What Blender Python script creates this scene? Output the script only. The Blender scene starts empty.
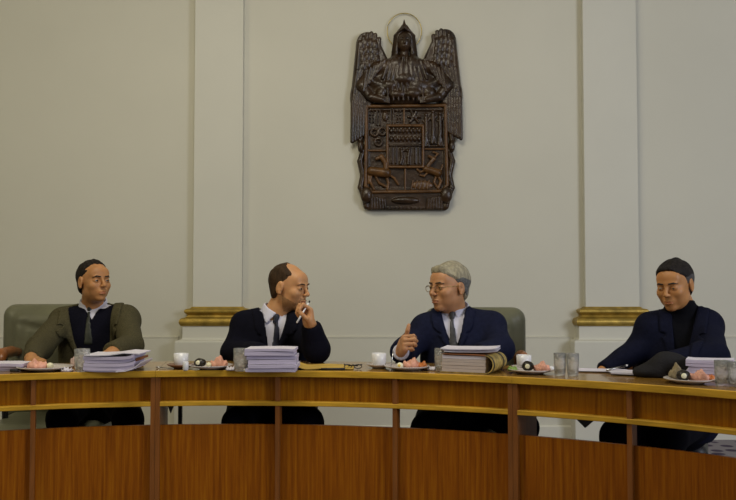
import bpy, bmesh, math, random
import numpy as np
from mathutils import Vector, Matrix
random.seed(4)
RNG = np.random.RandomState(7)
C = bpy.context.scene
COL = C.collection
PI = math.pi

# ------------------------------------------------------------------ camera, world, lights, exposure
F_PX, HORIZON, EYE = 850.0, 285.0, 1.104
PITCH = math.atan((HORIZON - 250) / F_PX)
cam = bpy.data.cameras.new('camera'); cam.sensor_width = 36.0; cam.lens = F_PX / 736 * 36
camo = bpy.data.objects.new('camera', cam); COL.objects.link(camo)
camo.location = (0, 0, EYE); camo.rotation_euler = (PI / 2 + PITCH, 0, 0)
cam.clip_start = 0.05
C.camera = camo
C.view_settings.view_transform = 'Standard'; C.view_settings.look = 'None'
C.view_settings.exposure = 0.0; C.view_settings.gamma = 1.0
w = bpy.data.worlds.new('world'); C.world = w; w.use_nodes = True
w.node_tree.nodes['Background'].inputs[0].default_value = (0.95, 0.94, 0.88, 1)
w.node_tree.nodes['Background'].inputs[1].default_value = 0.20

def area(name, loc, target, sx, sy, power, col):
    l = bpy.data.lights.new(name, 'AREA'); l.shape = 'RECTANGLE'; l.size = sx; l.size_y = sy
    l.energy = power; l.color = col
    o = bpy.data.objects.new(name, l); COL.objects.link(o); o.location = loc
    o.rotation_euler = (Vector(target) - Vector(loc)).to_track_quat('-Z', 'Y').to_euler()
    return o
area('chandelier_light', (-0.6, 2.6, 3.9), (-0.4, 4.6, 0.6), 1.6, 1.0, 58, (1.0, 0.92, 0.74))
area('left_lamp_light', (-4.2, 1.2, 3.0), (-2.2, 5.8, 1.4), 1.4, 1.4, 40, (1.0, 0.90, 0.58))
area('window_light', (4.6, 0.2, 2.4), (1.6, 5.8, 1.4), 1.8, 2.2, 132, (0.84, 0.88, 1.0))

# ------------------------------------------------------------------ projection helpers (a photo position plus a real depth gives a real place)
def P(px, py, D):
    t = D / (math.cos(PITCH) - (250 - py) / F_PX * math.sin(PITCH))
    return Vector(((px - 368) / F_PX * t, D, EYE + t * (math.sin(PITCH) + (250 - py) / F_PX * math.cos(PITCH))))
def PZ(px, z, D):
    d = D * math.cos(PITCH) + (z - EYE) * math.sin(PITCH)
    return Vector(((px - 368) / F_PX * d, D, z))
def ON(px, py, z=0.75):
    u = (250 - py) / F_PX
    dz = math.sin(PITCH) + u * math.cos(PITCH); dy = math.cos(PITCH) - u * math.sin(PITCH)
    t = (z - EYE) / dz
    return Vector(((px - 368) / F_PX * t, dy * t, z))

# ------------------------------------------------------------------ materials
def nodes(m): return m.node_tree.nodes, m.node_tree.links
def mat(name, col, rough=0.6, metal=0.0, var=0.08, scale=20.0, bump=0.0, bscale=60.0, spec=0.5, stretch=(1, 1, 1), sss=0.0, trans=0.0, ior=1.45, coat=0.0):
    m = bpy.data.materials.new(name); m.use_nodes = True; N, L = nodes(m)
    b = N['Principled BSDF']
    b.inputs['Roughness'].default_value = rough; b.inputs['Metallic'].default_value = metal
    b.inputs['Specular IOR Level'].default_value = spec; b.inputs['IOR'].default_value = ior
    b.inputs['Transmission Weight'].default_value = trans; b.inputs['Coat Weight'].default_value = coat
    if sss: b.inputs['Subsurface Weight'].default_value = sss; b.inputs['Subsurface Radius'].default_value = (0.01, 0.004, 0.002)
    tc = N.new('ShaderNodeTexCoord'); mp = N.new('ShaderNodeMapping'); mp.inputs['Scale'].default_value = stretch
    L.new(tc.outputs['Object'], mp.inputs['Vector'])
    n = N.new('ShaderNodeTexNoise'); n.inputs['Scale'].default_value = scale; n.inputs['Detail'].default_value = 5
    L.new(mp.outputs['Vector'], n.inputs['Vector'])
    r = N.new('ShaderNodeValToRGB')
    r.color_ramp.elements[0].position = 0.3; r.color_ramp.elements[1].position = 0.7
    r.color_ramp.elements[0].color = [c * (1 - var) for c in col] + [1]
    r.color_ramp.elements[1].color = [min(1, c * (1 + var)) for c in col] + [1]
    L.new(n.outputs['Fac'], r.inputs['Fac']); L.new(r.outputs['Color'], b.inputs['Base Color'])
    if bump:
        n2 = N.new('ShaderNodeTexNoise'); n2.inputs['Scale'].default_value = bscale; n2.inputs['Detail'].default_value = 4
        L.new(mp.outputs['Vector'], n2.inputs['Vector'])
        bp = N.new('ShaderNodeBump'); bp.inputs['Strength'].default_value = bump; bp.inputs['Distance'].default_value = 0.01
        L.new(n2.outputs['Fac'], bp.inputs['Height']); L.new(bp.outputs['Normal'], b.inputs['Normal'])
    return m

def veneer(name, c1, c2, c3, rough=0.4):
    """striped veneer whose grain runs upright; the stripes follow the bend of the desk (angle about its centre)"""
    m = bpy.data.materials.new(name); m.use_nodes = True; N, L = nodes(m); b = N['Principled BSDF']
    b.inputs['Roughness'].default_value = rough; b.inputs['Specular IOR Level'].default_value = 0.15
    tc = N.new('ShaderNodeTexCoord'); s = N.new('ShaderNodeSeparateXYZ'); L.new(tc.outputs['Object'], s.inputs[0])
    at = N.new('ShaderNodeMath'); at.operation = 'ARCTAN2'; L.new(s.outputs['X'], at.inputs[0]); L.new(s.outputs['Y'], at.inputs[1])
    mu = N.new('ShaderNodeMath'); mu.operation = 'MULTIPLY'; mu.inputs[1].default_value = 2.6; L.new(at.outputs[0], mu.inputs[0])
    z = N.new('ShaderNodeMath'); z.operation = 'MULTIPLY'; z.inputs[1].default_value = 0.035; L.new(s.outputs['Z'], z.inputs[0])
    cb = N.new('ShaderNodeCombineXYZ'); L.new(mu.outputs[0], cb.inputs[0]); L.new(z.outputs[0], cb.inputs[2])
    n = N.new('ShaderNodeTexNoise'); n.inputs['Scale'].default_value = 75; n.inputs['Detail'].default_value = 5; n.inputs['Roughness'].default_value = 0.65
    L.new(cb.outputs[0], n.inputs['Vector'])
    r = N.new('ShaderNodeValToRGB'); e = r.color_ramp.elements
    e[0].position = 0.30; e[0].color = (*c1, 1); e[1].position = 0.72; e[1].color = (*c3, 1)
    k = e.new(0.5); k.color = (*c2, 1)
    L.new(n.outputs['Fac'], r.inputs['Fac']); L.new(r.outputs['Color'], b.inputs['Base Color'])
    return m

def speckle(name, base, dot):
    m = bpy.data.materials.new(name); m.use_nodes = True; N, L = nodes(m); b = N['Principled BSDF']
    b.inputs['Roughness'].default_value = 0.95
    tc = N.new('ShaderNodeTexCoord'); v = N.new('ShaderNodeTexVoronoi'); v.inputs['Scale'].default_value = 7.0; v.inputs['Randomness'].default_value = 0.35
    L.new(tc.outputs['Object'], v.inputs['Vector'])
    r = N.new('ShaderNodeValToRGB'); r.color_ramp.elements[0].position = 0.26; r.color_ramp.elements[0].color = (*dot, 1)
    r.color_ramp.elements[1].position = 0.34; r.color_ramp.elements[1].color = (*base, 1)
    L.new(v.outputs['Distance'], r.inputs['Fac']); L.new(r.outputs['Color'], b.inputs['Base Color'])
    return m

M = {}
M['wall'] = mat('cream_plaster', (0.59, 0.575, 0.49), 0.85, var=0.03, scale=1.2, bump=0.04, bscale=30)
M['pil'] = mat('pale_plaster', (0.61, 0.60, 0.525), 0.8, var=0.02, scale=2, bump=0.03, bscale=30)
M['gold'] = mat('antique_gilding', (0.36, 0.24, 0.045), 0.42, metal=0.55, var=0.35, scale=14, bump=0.2, bscale=60)
M['carpet'] = speckle('spotted_carpet', (0.20, 0.18, 0.20), (0.035, 0.02, 0.05))
M['ceil'] = mat('ceiling_plaster', (0.7, 0.68, 0.6), 0.9)
M['edge'] = mat('light_oak_lipping', (0.55, 0.31, 0.028), 0.5, spec=.2, var=0.22, scale=9, stretch=(1, 1, 8))
M['top'] = mat('polished_desk_top', (0.32, 0.17, 0.035), 0.16, var=0.2, scale=6, stretch=(3, 0.4, 1), coat=0.3)
M['panel'] = veneer('upright_grain_veneer', (0.175, 0.045, 0.002), (0.285, 0.082, 0.003), (0.40, 0.14, 0.005))
M['apron'] = veneer('apron_veneer', (0.21, 0.068, 0.002), (0.34, 0.122, 0.003), (0.47, 0.20, 0.006))
M['post'] = mat('red_brown_post', (0.22, 0.075, 0.012), 0.4, var=0.2, scale=14, stretch=(4, 4, 0.3))
M['blackmetal'] = mat('black_metal', (0.01, 0.01, 0.012), 0.4)
M['crest'] = mat('carved_dark_wood', (0.030, 0.015, 0.006), 0.30, spec=.5, var=0.6, scale=9, bump=0.35, bscale=38)
M['crest_hi'] = mat('highlight_brown_wood', (0.095, 0.043, 0.012), 0.34, spec=.45, var=0.4, scale=16, bump=0.2, bscale=50)  # lighter brown for raised relief, its highlights put into the colour
M['halo'] = mat('thin_brass', (0.42, 0.33, 0.12), 0.35, metal=0.8)
M['leather'] = mat('olive_grey_leather', (0.135, 0.135, 0.085), 0.42, var=0.15, scale=5, bump=0.25, bscale=16)
M['wood_arm'] = mat('polished_armrest_wood', (0.28, 0.10, 0.03), 0.3, var=0.2, scale=10)
M['paper'] = mat('white_paper', (0.66, 0.63, 0.72), 0.8, var=0.05, scale=60)
M['paper2'] = mat('lilac_paper_edges', (0.52, 0.47, 0.62), 0.8, var=0.22, scale=9, stretch=(1, 1, 60))
M['paper3'] = mat('cream_paper_edges', (0.50, 0.43, 0.40), 0.8, var=0.2, scale=9, stretch=(1, 1, 60))
M['porcelain'] = mat('white_porcelain', (0.74, 0.74, 0.76), 0.2, var=0.01)
M['platerim'] = mat('plate_glaze', (0.55, 0.50, 0.48), 0.25, var=0.03)
M['glass'] = mat('pressed_glass', (0.95, 0.97, 0.96), 0.12, trans=.85, var=0.0, bump=0.9, bscale=70)
M['ham'] = mat('pink_ham', (0.72, 0.36, 0.26), 0.45, var=0.15, scale=40)
M['egg'] = mat('boiled_egg_white', (0.82, 0.78, 0.55), 0.4, var=0.03)
M['yolk'] = mat('egg_yolk', (0.75, 0.50, 0.08), 0.5)
M['choc'] = mat('dark_olive_brown', (0.018, 0.013, 0.008), 0.3, var=0.3)
M['bread'] = mat('grey_rye_bread', (0.24, 0.19, 0.11), 0.8, var=0.3, scale=50)
M['orange'] = mat('orange_salami', (0.62, 0.20, 0.05), 0.45, var=0.2, scale=60)
M['green'] = mat('lettuce_green', (0.22, 0.35, 0.07), 0.5)
M['manila'] = mat('yellow_manila', (0.50, 0.33, 0.06), 0.7, var=0.12)
M['marble'] = mat('marbled_yellow_board', (0.40, 0.29, 0.08), 0.6, var=0.55, scale=45)
M['black'] = mat('matt_black', (0.012, 0.012, 0.014), 0.5)
M['steel'] = mat('steel', (0.55, 0.55, 0.56), 0.25, metal=1.0)
M['penwhite'] = mat('white_pen', (0.8, 0.8, 0.82), 0.3)
M['brown'] = mat('brown_tab', (0.25, 0.09, 0.03), 0.6)
M['coffee'] = mat('brown_saucer', (0.24, 0.12, 0.07), 0.3)
M['white_cloth'] = mat('white_shirt_cotton', (0.60, 0.60, 0.72), 0.8, var=0.04, bump=0.1, bscale=20)
M['sclera'] = mat('eye_white', (0.40, 0.36, 0.32), 0.25, var=0.0)
M['iris'] = mat('dark_iris', (0.02, 0.013, 0.01), 0.2)
M['shoe'] = mat('black_shoe_leather', (0.01, 0.01, 0.01), 0.3)
M['trousers'] = mat('black_trousers', (0.004, 0.004, 0.008), 0.9, spec=.1, bump=0.1)

# ------------------------------------------------------------------ object helpers
def link(o): COL.objects.link(o); return o
def thing(name, label, cat, loc=(0, 0, 0), group=None, rz=0):
    o = bpy.data.objects.new(name, None); o.empty_display_size = 0.05; link(o); o.location = loc; o.rotation_euler = (0, 0, rz)
    o['label'] = label; o['category'] = cat
    if group: o['group'] = group
    return o
def mesh_obj(name, V, Fc, m, parent=None, smooth=False, origin=None, label=None, world=True):
    """one mesh object; vertices in world space are moved into the frame of the parent (translation only)"""
    off = Vector(origin) if origin is not None else (Vector(parent.location) if (parent and world) else Vector((0, 0, 0)))
    me = bpy.data.meshes.new(name)
    V = np.asarray(V, dtype=float) - np.array(off)
    me.from_pydata(V.tolist(), [], Fc if isinstance(Fc, list) else Fc.tolist()); me.materials.append(m)
    if smooth: me.polygons.foreach_set('use_smooth', [True] * len(me.polygons))
    me.update()
    o = bpy.data.objects.new(name, me); link(o)
    if parent: o.parent = parent
    elif origin is not None: o.location = off
    if label: o['label'] = label
    return o
def bm_obj(name, bm, m, parent=None, smooth=False, loc=None, label=None):
    bmesh.ops.recalc_face_normals(bm, faces=bm.faces)
    me = bpy.data.meshes.new(name); bm.to_mesh(me); bm.free()
    ms = m if isinstance(m, (list, tuple)) else [m]
    for x in ms: me.materials.append(x)
    if smooth: me.polygons.foreach_set('use_smooth', [True] * len(me.polygons))
    o = bpy.data.objects.new(name, me); link(o)
    if parent: o.parent = parent
    if loc is not None: o.location = loc
    if label: o['label'] = label
    return o
def tag(o, label, cat, group=None):
    o['label'] = label; o['category'] = cat
    if group: o['group'] = group
    return o
def structure(o): o['kind'] = 'structure'; return o
def box(bm, lo, hi, rot=None, bev=0.0):
    lo = Vector(lo); hi = Vector(hi); c = (lo + hi) / 2
    r = bmesh.ops.create_cube(bm, size=1.0)
    T = Matrix.Translation(c) @ (rot.to_4x4() if rot else Matrix()) @ Matrix.Diagonal((*(hi - lo), 1))
    bmesh.ops.transform(bm, matrix=T, verts=r['verts'])
    if bev:
        es = set(e for v in r['verts'] for e in v.link_edges)
        bmesh.ops.bevel(bm, geom=list(es), offset=bev, segments=2, affect='EDGES', clamp_overlap=True)
def lathe(bm, prof, n=32, c=(0, 0, 0), mi=0):
    rings = []
    for r, z in prof:
        rings.append([bm.verts.new((c[0] + r * math.cos(2 * PI * i / n), c[1] + r * math.sin(2 * PI * i / n), c[2] + z)) for i in range(n)] if r > 1e-6 else [bm.verts.new((c[0], c[1], c[2] + z))])
    for a, b in zip(rings, rings[1:]):
        for i in range(n):
            j = (i + 1) % n
            if len(a) == 1 and len(b) == 1: continue
            if len(a) == 1: f = bm.faces.new((a[0], b[i], b[j]))
            elif len(b) == 1: f = bm.faces.new((a[i], a[j], b[0]))
            else: f = bm.faces.new((a[i], a[j], b[j], b[i]))
            f.material_index = mi
def tube(bm, pts, r, n=8, closed=False):
    pts = [Vector(p) for p in pts]; rings = []
    for i, p in enumerate(pts):
        a = pts[(i - 1) % len(pts)] if (closed or i) else p; b = pts[(i + 1) % len(pts)] if (closed or i < len(pts) - 1) else p
        t = (b - a).normalized(); u = t.orthogonal().normalized() if abs(t.z) > .95 else t.cross(Vector((0, 0, 1))).normalized(); v = t.cross(u)
        rr = r[i] if isinstance(r, (list, tuple)) else r
        rings.append([bm.verts.new(p + u * rr * math.cos(2 * PI * k / n) + v * rr * math.sin(2 * PI * k / n)) for k in range(n)])
    m = len(rings)
    for i in range(m if closed else m - 1):
        a, b = rings[i], rings[(i + 1) % m]
        for k in range(n): bm.faces.new((a[k], a[(k + 1) % n], b[(k + 1) % n], b[k]))
    if not closed: bm.faces.new(rings[0][::-1]); bm.faces.new(rings[-1])

# ------------------------------------------------------------------ distance-field modelling (smooth unions, meshed with surface nets)
def axis(lo, hi, step, fine=()):
    a = [lo]
    while a[-1] < hi:
        s = step
        for (p, q, fs) in fine:
            if p - step <= a[-1] <= q: s = min(s, fs)
        a.append(a[-1] + s)
    return np.array(a, dtype=np.float32)
class Prim:
    def __init__(s, c, rad, fn): s.c = np.array(c, float); s.rad = rad; s.fn = fn
class Frame:
    def __init__(s, o=(0, 0, 0), R=None, k=1.0):
        s.o = np.array(o, float); s.R = np.eye(3) if R is None else np.array(R, float); s.k = k   # world = o + k R p
    def w(s, p): return s.o + s.k * (s.R @ np.array(p, float))
    def loc(s, x, y, z):
        dx, dy, dz = (x - s.o[0]) / s.k, (y - s.o[1]) / s.k, (z - s.o[2]) / s.k; R = s.R
        return (R[0, 0] * dx + R[1, 0] * dy + R[2, 0] * dz, R[0, 1] * dx + R[1, 1] * dy + R[2, 1] * dz, R[0, 2] * dx + R[1, 2] * dy + R[2, 2] * dz)
WORLD = Frame()
def ell(c, r, fr=WORLD, rot=None):
    f2 = Frame(fr.w(c), fr.R if rot is None else fr.R @ np.array(rot), fr.k)
    r = np.array(r, float)
    def fn(x, y, z):
        a, b, d = f2.loc(x, y, z)
        k0 = np.sqrt((a / r[0]) ** 2 + (b / r[1]) ** 2 + (d / r[2]) ** 2)
        k1 = np.sqrt((a / r[0] ** 2) ** 2 + (b / r[1] ** 2) ** 2 + (d / r[2] ** 2) ** 2) + 1e-9
        return np.where(k0 < 1e-4, -r.min(), k0 * (k0 - 1) / k1) * f2.k
    return Prim(f2.o, r.max() * fr.k, fn)
def cone(a, b, ra, rb, fr=WORLD, flat=None):
    A, B = fr.w(a), fr.w(b); ra *= fr.k; rb *= fr.k
    d = B - A; L2 = float(d @ d) + 1e-12
    def fn(x, y, z):
        px, py, pz = x - A[0], y - A[1], z - A[2]
        t = np.clip((px * d[0] + py * d[1] + pz * d[2]) / L2, 0, 1)
        return np.sqrt((px - t * d[0]) ** 2 + (py - t * d[1]) ** 2 + (pz - t * d[2]) ** 2) - (ra + (rb - ra) * t)
    return Prim((A + B) / 2, math.sqrt(L2) / 2 + max(ra, rb), fn)
def rbox(c, h, rd, fr=WORLD, rot=None):
    f2 = Frame(fr.w(c), fr.R if rot is None else fr.R @ np.array(rot), fr.k); h = np.array(h, float) - rd
    def fn(x, y, z):
        a, b, d = f2.loc(x, y, z)
        qa, qb, qd = np.abs(a) - h[0], np.abs(b) - h[1], np.abs(d) - h[2]
        o = np.sqrt(np.maximum(qa, 0) ** 2 + np.maximum(qb, 0) ** 2 + np.maximum(qd, 0) ** 2)
        return (o + np.minimum(np.maximum(np.maximum(qa, qb), qd), 0) - rd) * f2.k
    return Prim(f2.o, float(np.linalg.norm(h + rd)) * fr.k, fn)
def ring(c, R_, r, fr=WORLD):      # ring in the local x-z plane
    f2 = Frame(fr.w(c), fr.R, fr.k)
    def fn(x, y, z):
        a, b, d = f2.loc(x, y, z); return (np.sqrt((np.sqrt(a * a + d * d) - R_) ** 2 + b * b) - r) * f2.k
    return Prim(f2.o, (R_ + r) * fr.k, fn)
class Vol:
    def __init__(s, X, Y, Z): s.X, s.Y, s.Z = X, Y, Z; s.D = np.full((len(X), len(Y), len(Z)), 0.5, np.float32)
    def sl(s, p, m):
        out = []
        for ax, c in zip((s.X, s.Y, s.Z), p.c):
            out.append(slice(int(np.searchsorted(ax, c - p.rad - m)), int(np.searchsorted(ax, c + p.rad + m))))
        return tuple(out)
    def ev(s, p, sl):
        return p.fn(s.X[sl[0]][:, None, None], s.Y[sl[1]][None, :, None], s.Z[sl[2]][None, None, :])
    def add(s, p, k=0.0, m=0.03):
        sl = s.sl(p, m + k); d = s.D[sl]
        if d.size == 0: return s
        e = s.ev(p, sl)
        if k > 0:
            h = np.maximum(k - np.abs(d - e), 0) / k; s.D[sl] = np.minimum(d, e) - h * h * k * 0.25
        else: s.D[sl] = np.minimum(d, e)
        return s
    def sub(s, p, k=0.0, m=0.01):
        sl = s.sl(p, m + k); d = s.D[sl]
        if d.size == 0: return s
        e = -s.ev(p, sl)
        if k > 0:
            h = np.maximum(k - np.abs(d - e), 0) / k; s.D[sl] = np.maximum(d, e) + h * h * k * 0.25
        else: s.D[sl] = np.maximum(d, e)
        return s
    def copy(s): v = Vol.__new__(Vol); v.X, v.Y, v.Z = s.X, s.Y, s.Z; v.D = s.D.copy(); return v
    def grid(s): return s.X[:, None, None], s.Y[None, :, None], s.Z[None, None, :]
    def mesh(s):
        D, X, Y, Z = s.D, s.X, s.Y, s.Z
        D = D.copy(); D[0] = D[-1] = 1; D[:, 0] = D[:, -1] = 1; D[:, :, 0] = D[:, :, -1] = 1
        I = D < 0
        n = [d - 1 for d in D.shape]
        cnt = np.zeros(n, np.int8)
        for a in (0, 1):
            for b in (0, 1):
                for c in (0, 1): cnt += I[a:a + n[0], b:b + n[1], c:c + n[2]]
        act = (cnt > 0) & (cnt < 8)
        ijk = np.argwhere(act); idx = -np.ones(n, np.int32); idx[act] = np.arange(len(ijk))
        i, j, k = ijk.T
        cv = {(a, b, c): D[i + a, j + b, k + c] for a in (0, 1) for b in (0, 1) for c in (0, 1)}
        acc = np.zeros((len(i), 3)); num = np.zeros(len(i))
        cs = [(a, b, c) for a in (0, 1) for b in (0, 1) for c in (0, 1)]
        for p in cs:
            for q in cs:
                if sum(abs(x - y) for x, y in zip(p, q)) == 1 and p < q:
                    d0, d1 = cv[p], cv[q]; m = (d0 < 0) != (d1 < 0)
                    t = np.where(m, d0 / np.where(m, d0 - d1, 1), 0)
                    for ax in range(3): acc[:, ax] += np.where(m, p[ax] + (q[ax] - p[ax]) * t, 0)
                    num += m
        acc /= np.maximum(num, 1)[:, None]
        V = np.stack([X[i] + acc[:, 0] * (X[i + 1] - X[i]), Y[j] + acc[:, 1] * (Y[j + 1] - Y[j]), Z[k] + acc[:, 2] * (Z[k + 1] - Z[k])], 1)
        Q = []
        e = np.argwhere(I[:-1, 1:-1, 1:-1] != I[1:, 1:-1, 1:-1]); a, b, c = e[:, 0], e[:, 1] + 1, e[:, 2] + 1; fl = I[a, b, c]
        q = np.stack([idx[a, b - 1, c - 1], idx[a, b, c - 1], idx[a, b, c], idx[a, b - 1, c]], 1); q[~fl] = q[~fl][:, ::-1]; Q.append(q)
        e = np.argwhere(I[1:-1, :-1, 1:-1] != I[1:-1, 1:, 1:-1]); a, b, c = e[:, 0] + 1, e[:, 1], e[:, 2] + 1; fl = I[a, b, c]
        q = np.stack([idx[a - 1, b, c - 1], idx[a - 1, b, c], idx[a, b, c], idx[a, b, c - 1]], 1); q[~fl] = q[~fl][:, ::-1]; Q.append(q)
        e = np.argwhere(I[1:-1, 1:-1, :-1] != I[1:-1, 1:-1, 1:]); a, b, c = e[:, 0] + 1, e[:, 1] + 1, e[:, 2]; fl = I[a, b, c]
        q = np.stack([idx[a - 1, b - 1, c], idx[a, b - 1, c], idx[a, b, c], idx[a - 1, b, c]], 1); q[~fl] = q[~fl][:, ::-1]; Q.append(q)
        return V, np.concatenate(Q)
def largest(V, Q):
    lab = np.arange(len(V))
    while True:
        m = lab[Q].min(1); new = lab.copy()
        for a in range(4): np.minimum.at(new, Q[:, a], m)
        new = new[new]
        if (new == lab).all(): break
        lab = new
    ids, cnt = np.unique(lab, return_counts=True); keep = lab == ids[cnt.argmax()]
    mp = np.cumsum(keep) - 1; Q = Q[keep[Q[:, 0]]]
    return V[keep], mp[Q]
def vol_obj(name, vol, m, parent, label=None, origin=None, relax=1, single=False):
    V, Q = vol.mesh()
    if len(V) == 0: return None
    if single: V, Q = largest(V, Q)
    for _ in range(relax):     # light relaxation along the faces takes the grid steps out
        S = np.zeros_like(V); n = np.zeros(len(V))
        for a in range(4):
            b = (a + 1) % 4
            np.add.at(S, Q[:, a], V[Q[:, b]]); np.add.at(S, Q[:, b], V[Q[:, a]]); np.add.at(n, Q[:, a], 1); np.add.at(n, Q[:, b], 1)
        V = V * 0.5 + 0.5 * S / np.maximum(n, 1)[:, None]
    return mesh_obj(name, V, Q, m, parent, smooth=True, label=label, origin=origin)

# ------------------------------------------------------------------ the room
WY = 6.15
def plane_box(name, lo, hi, m):
    bm = bmesh.new(); box(bm, lo, hi); return structure(bm_obj(name, bm, m))
plane_box('floor', (-6.2, -3, -0.1), (6.2, WY + .2, 0), M['carpet'])
plane_box('wall_back', (-6.2, WY, 0), (6.2, WY + .2, 4.2), M['wall'])
plane_box('wall_left', (-6.2, -3, 0), (-6.0, WY, 4.2), M['wall'])
plane_box('wall_right', (6.0, -3, 0), (6.2, WY, 4.2), M['wall'])
plane_box('ceiling', (-6.2, -3, 4.2), (6.2, WY + .2, 4.3), M['ceil'])

def loft_rect(bm, x0, x1, prof, yw):
    """prof: (how far it stands out beyond x0/x1 and from the wall, height); rectangles lofted up against the wall"""
    rings = []
    for ox, oy, z in prof:
        rings.append([bm.verts.new(p) for p in ((x0 - ox, yw, z), (x0 - ox, yw - oy, z), (x1 + ox, yw - oy, z), (x1 + ox, yw, z))])
    for a, b in zip(rings, rings[1:]):
        for i in range(3): bm.faces.new((a[i], a[i + 1], b[i + 1], b[i]))
    bm.faces.new(rings[0]); bm.faces.new(rings[-1])
def zrow(py): return P(368, py, WY - .1).z
# dado (proud lower wall) with a bead on top, in the stretches between the pilasters
def px_wall(px, D=WY): return PZ(px, 1.5, D).x
pils = [(193.5, 242.0), (585.0, 638.5)]
segs = [(-6.0, px_wall(193.5) - .1), (px_wall(242) + .1, px_wall(585) - .1), (px_wall(638.5) + .1, 6.0)]
for i, (a, b) in enumerate(segs):
    bm = bmesh.new(); loft_rect(bm, a, b, [(0, .012, 0), (0, .012, .722), (0, .016, .725), (0, .016, .731), (0, .001, .734)], WY)
    structure(bm_obj('trim_%d' % (i + 1), bm, M['wall']))
    bm = bmesh.new(); loft_rect(bm, a, b, [(0, .03, 0), (0, .03, .09), (0, .018, .10)], WY); structure(bm_obj('baseboard_%s' % ('left', 'middle', 'right')[i], bm, M['pil']))
n = 4
for a, b in pils:
    x0, x1 = px_wall(a, WY - .06), px_wall(b, WY - .06)
    bm = bmesh.new(); loft_rect(bm, x0, x1, [(0, .06, .90), (0, .06, 4.2)], WY)
    structure(bm_obj('trim_%d' % n, bm, M['pil'])); n += 1
    bm = bmesh.new()
    loft_rect(bm, x0, x1, [(.105, .155, 0), (.105, .155, .70), (.100, .15, .712), (.068, .118, .718), (.062, .112, .73), (.062, .112, .812)], WY)
    structure(bm_obj('trim_%d' % n, bm, M['pil'])); n += 1
    g = []
    z0 = .812
    for t in range(9):
        th = -PI / 2 + PI * t / 8; g.append((.062 + .022 * math.cos(th), .112 + .022 * math.cos(th), z0 + .029 + .029 * math.sin(th)))
    g += [(.052, .10, z0 + .060), (.040, .088, z0 + .066), (.034, .082, z0 + .076), (.040, .088, z0 + .084)]
    for t in range(9):
        th = -PI / 2 + PI * t / 8; g.append((.036 + .018 * math.cos(th), .086 + .018 * math.cos(th), z0 + .104 + .018 * math.sin(th)))
    g += [(.018, .07, z0 + .126), (.010, .064, z0 + .134), (.004, .06, z0 + .137)]
    bm = bmesh.new(); loft_rect(bm, x0, x1, [(-.001, .061, z0 - .0005)] + g, WY)
    structure(bm_obj('trim_%d' % n, bm, M['gold'])); n += 1

# ------------------------------------------------------------------ the curved desk
RC = Vector((-0.5524, 0.9302, 0)); RF = 2.608; RB = RF + 0.45
def arcbox(bm, a0, a1, r0, r1, z0, z1, n=None, bev=0, mi=0):
    n = n or max(2, int(abs(a1 - a0) / 1.2))
    A = [math.radians(a0 + (a1 - a0) * i / n) for i in range(n + 1)]
    R4 = []
    for a in A:
        s, c = math.sin(a), math.cos(a)
        if bev: pr = [(r0 + bev, z0), (r0, z0 + bev), (r0, z1 - bev), (r0 + bev, z1), (r1, z1), (r1, z0)]
        else: pr = [(r0, z0), (r0, z1), (r1, z1), (r1, z0)]
        R4.append([bm.verts.new((r * s, r * c, z)) for r, z in pr])
    m = len(R4[0])
    for p, q in zip(R4, R4[1:]):
        for i in range(m):
            f = bm.faces.new((p[i], p[(i + 1) % m], q[(i + 1) % m], q[i])); f.material_index = mi
    bm.faces.new(R4[0]).material_index = mi; bm.faces.new(R4[-1]).material_index = mi
joints = [-7.13 - 32.25, -7.13, 25.1, 25.1 + 31.0]
desk_labels = ['curved light brown council desk section at the left, before the man in the olive jacket',
               'curved council desk section in the middle, before the two men in dark suits',
               'curved council desk section at the right, before the man in the black turtleneck']
posts = [[-28.3, -17.54], [3.88, 14.6], [34.74, 45.2]]
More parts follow.
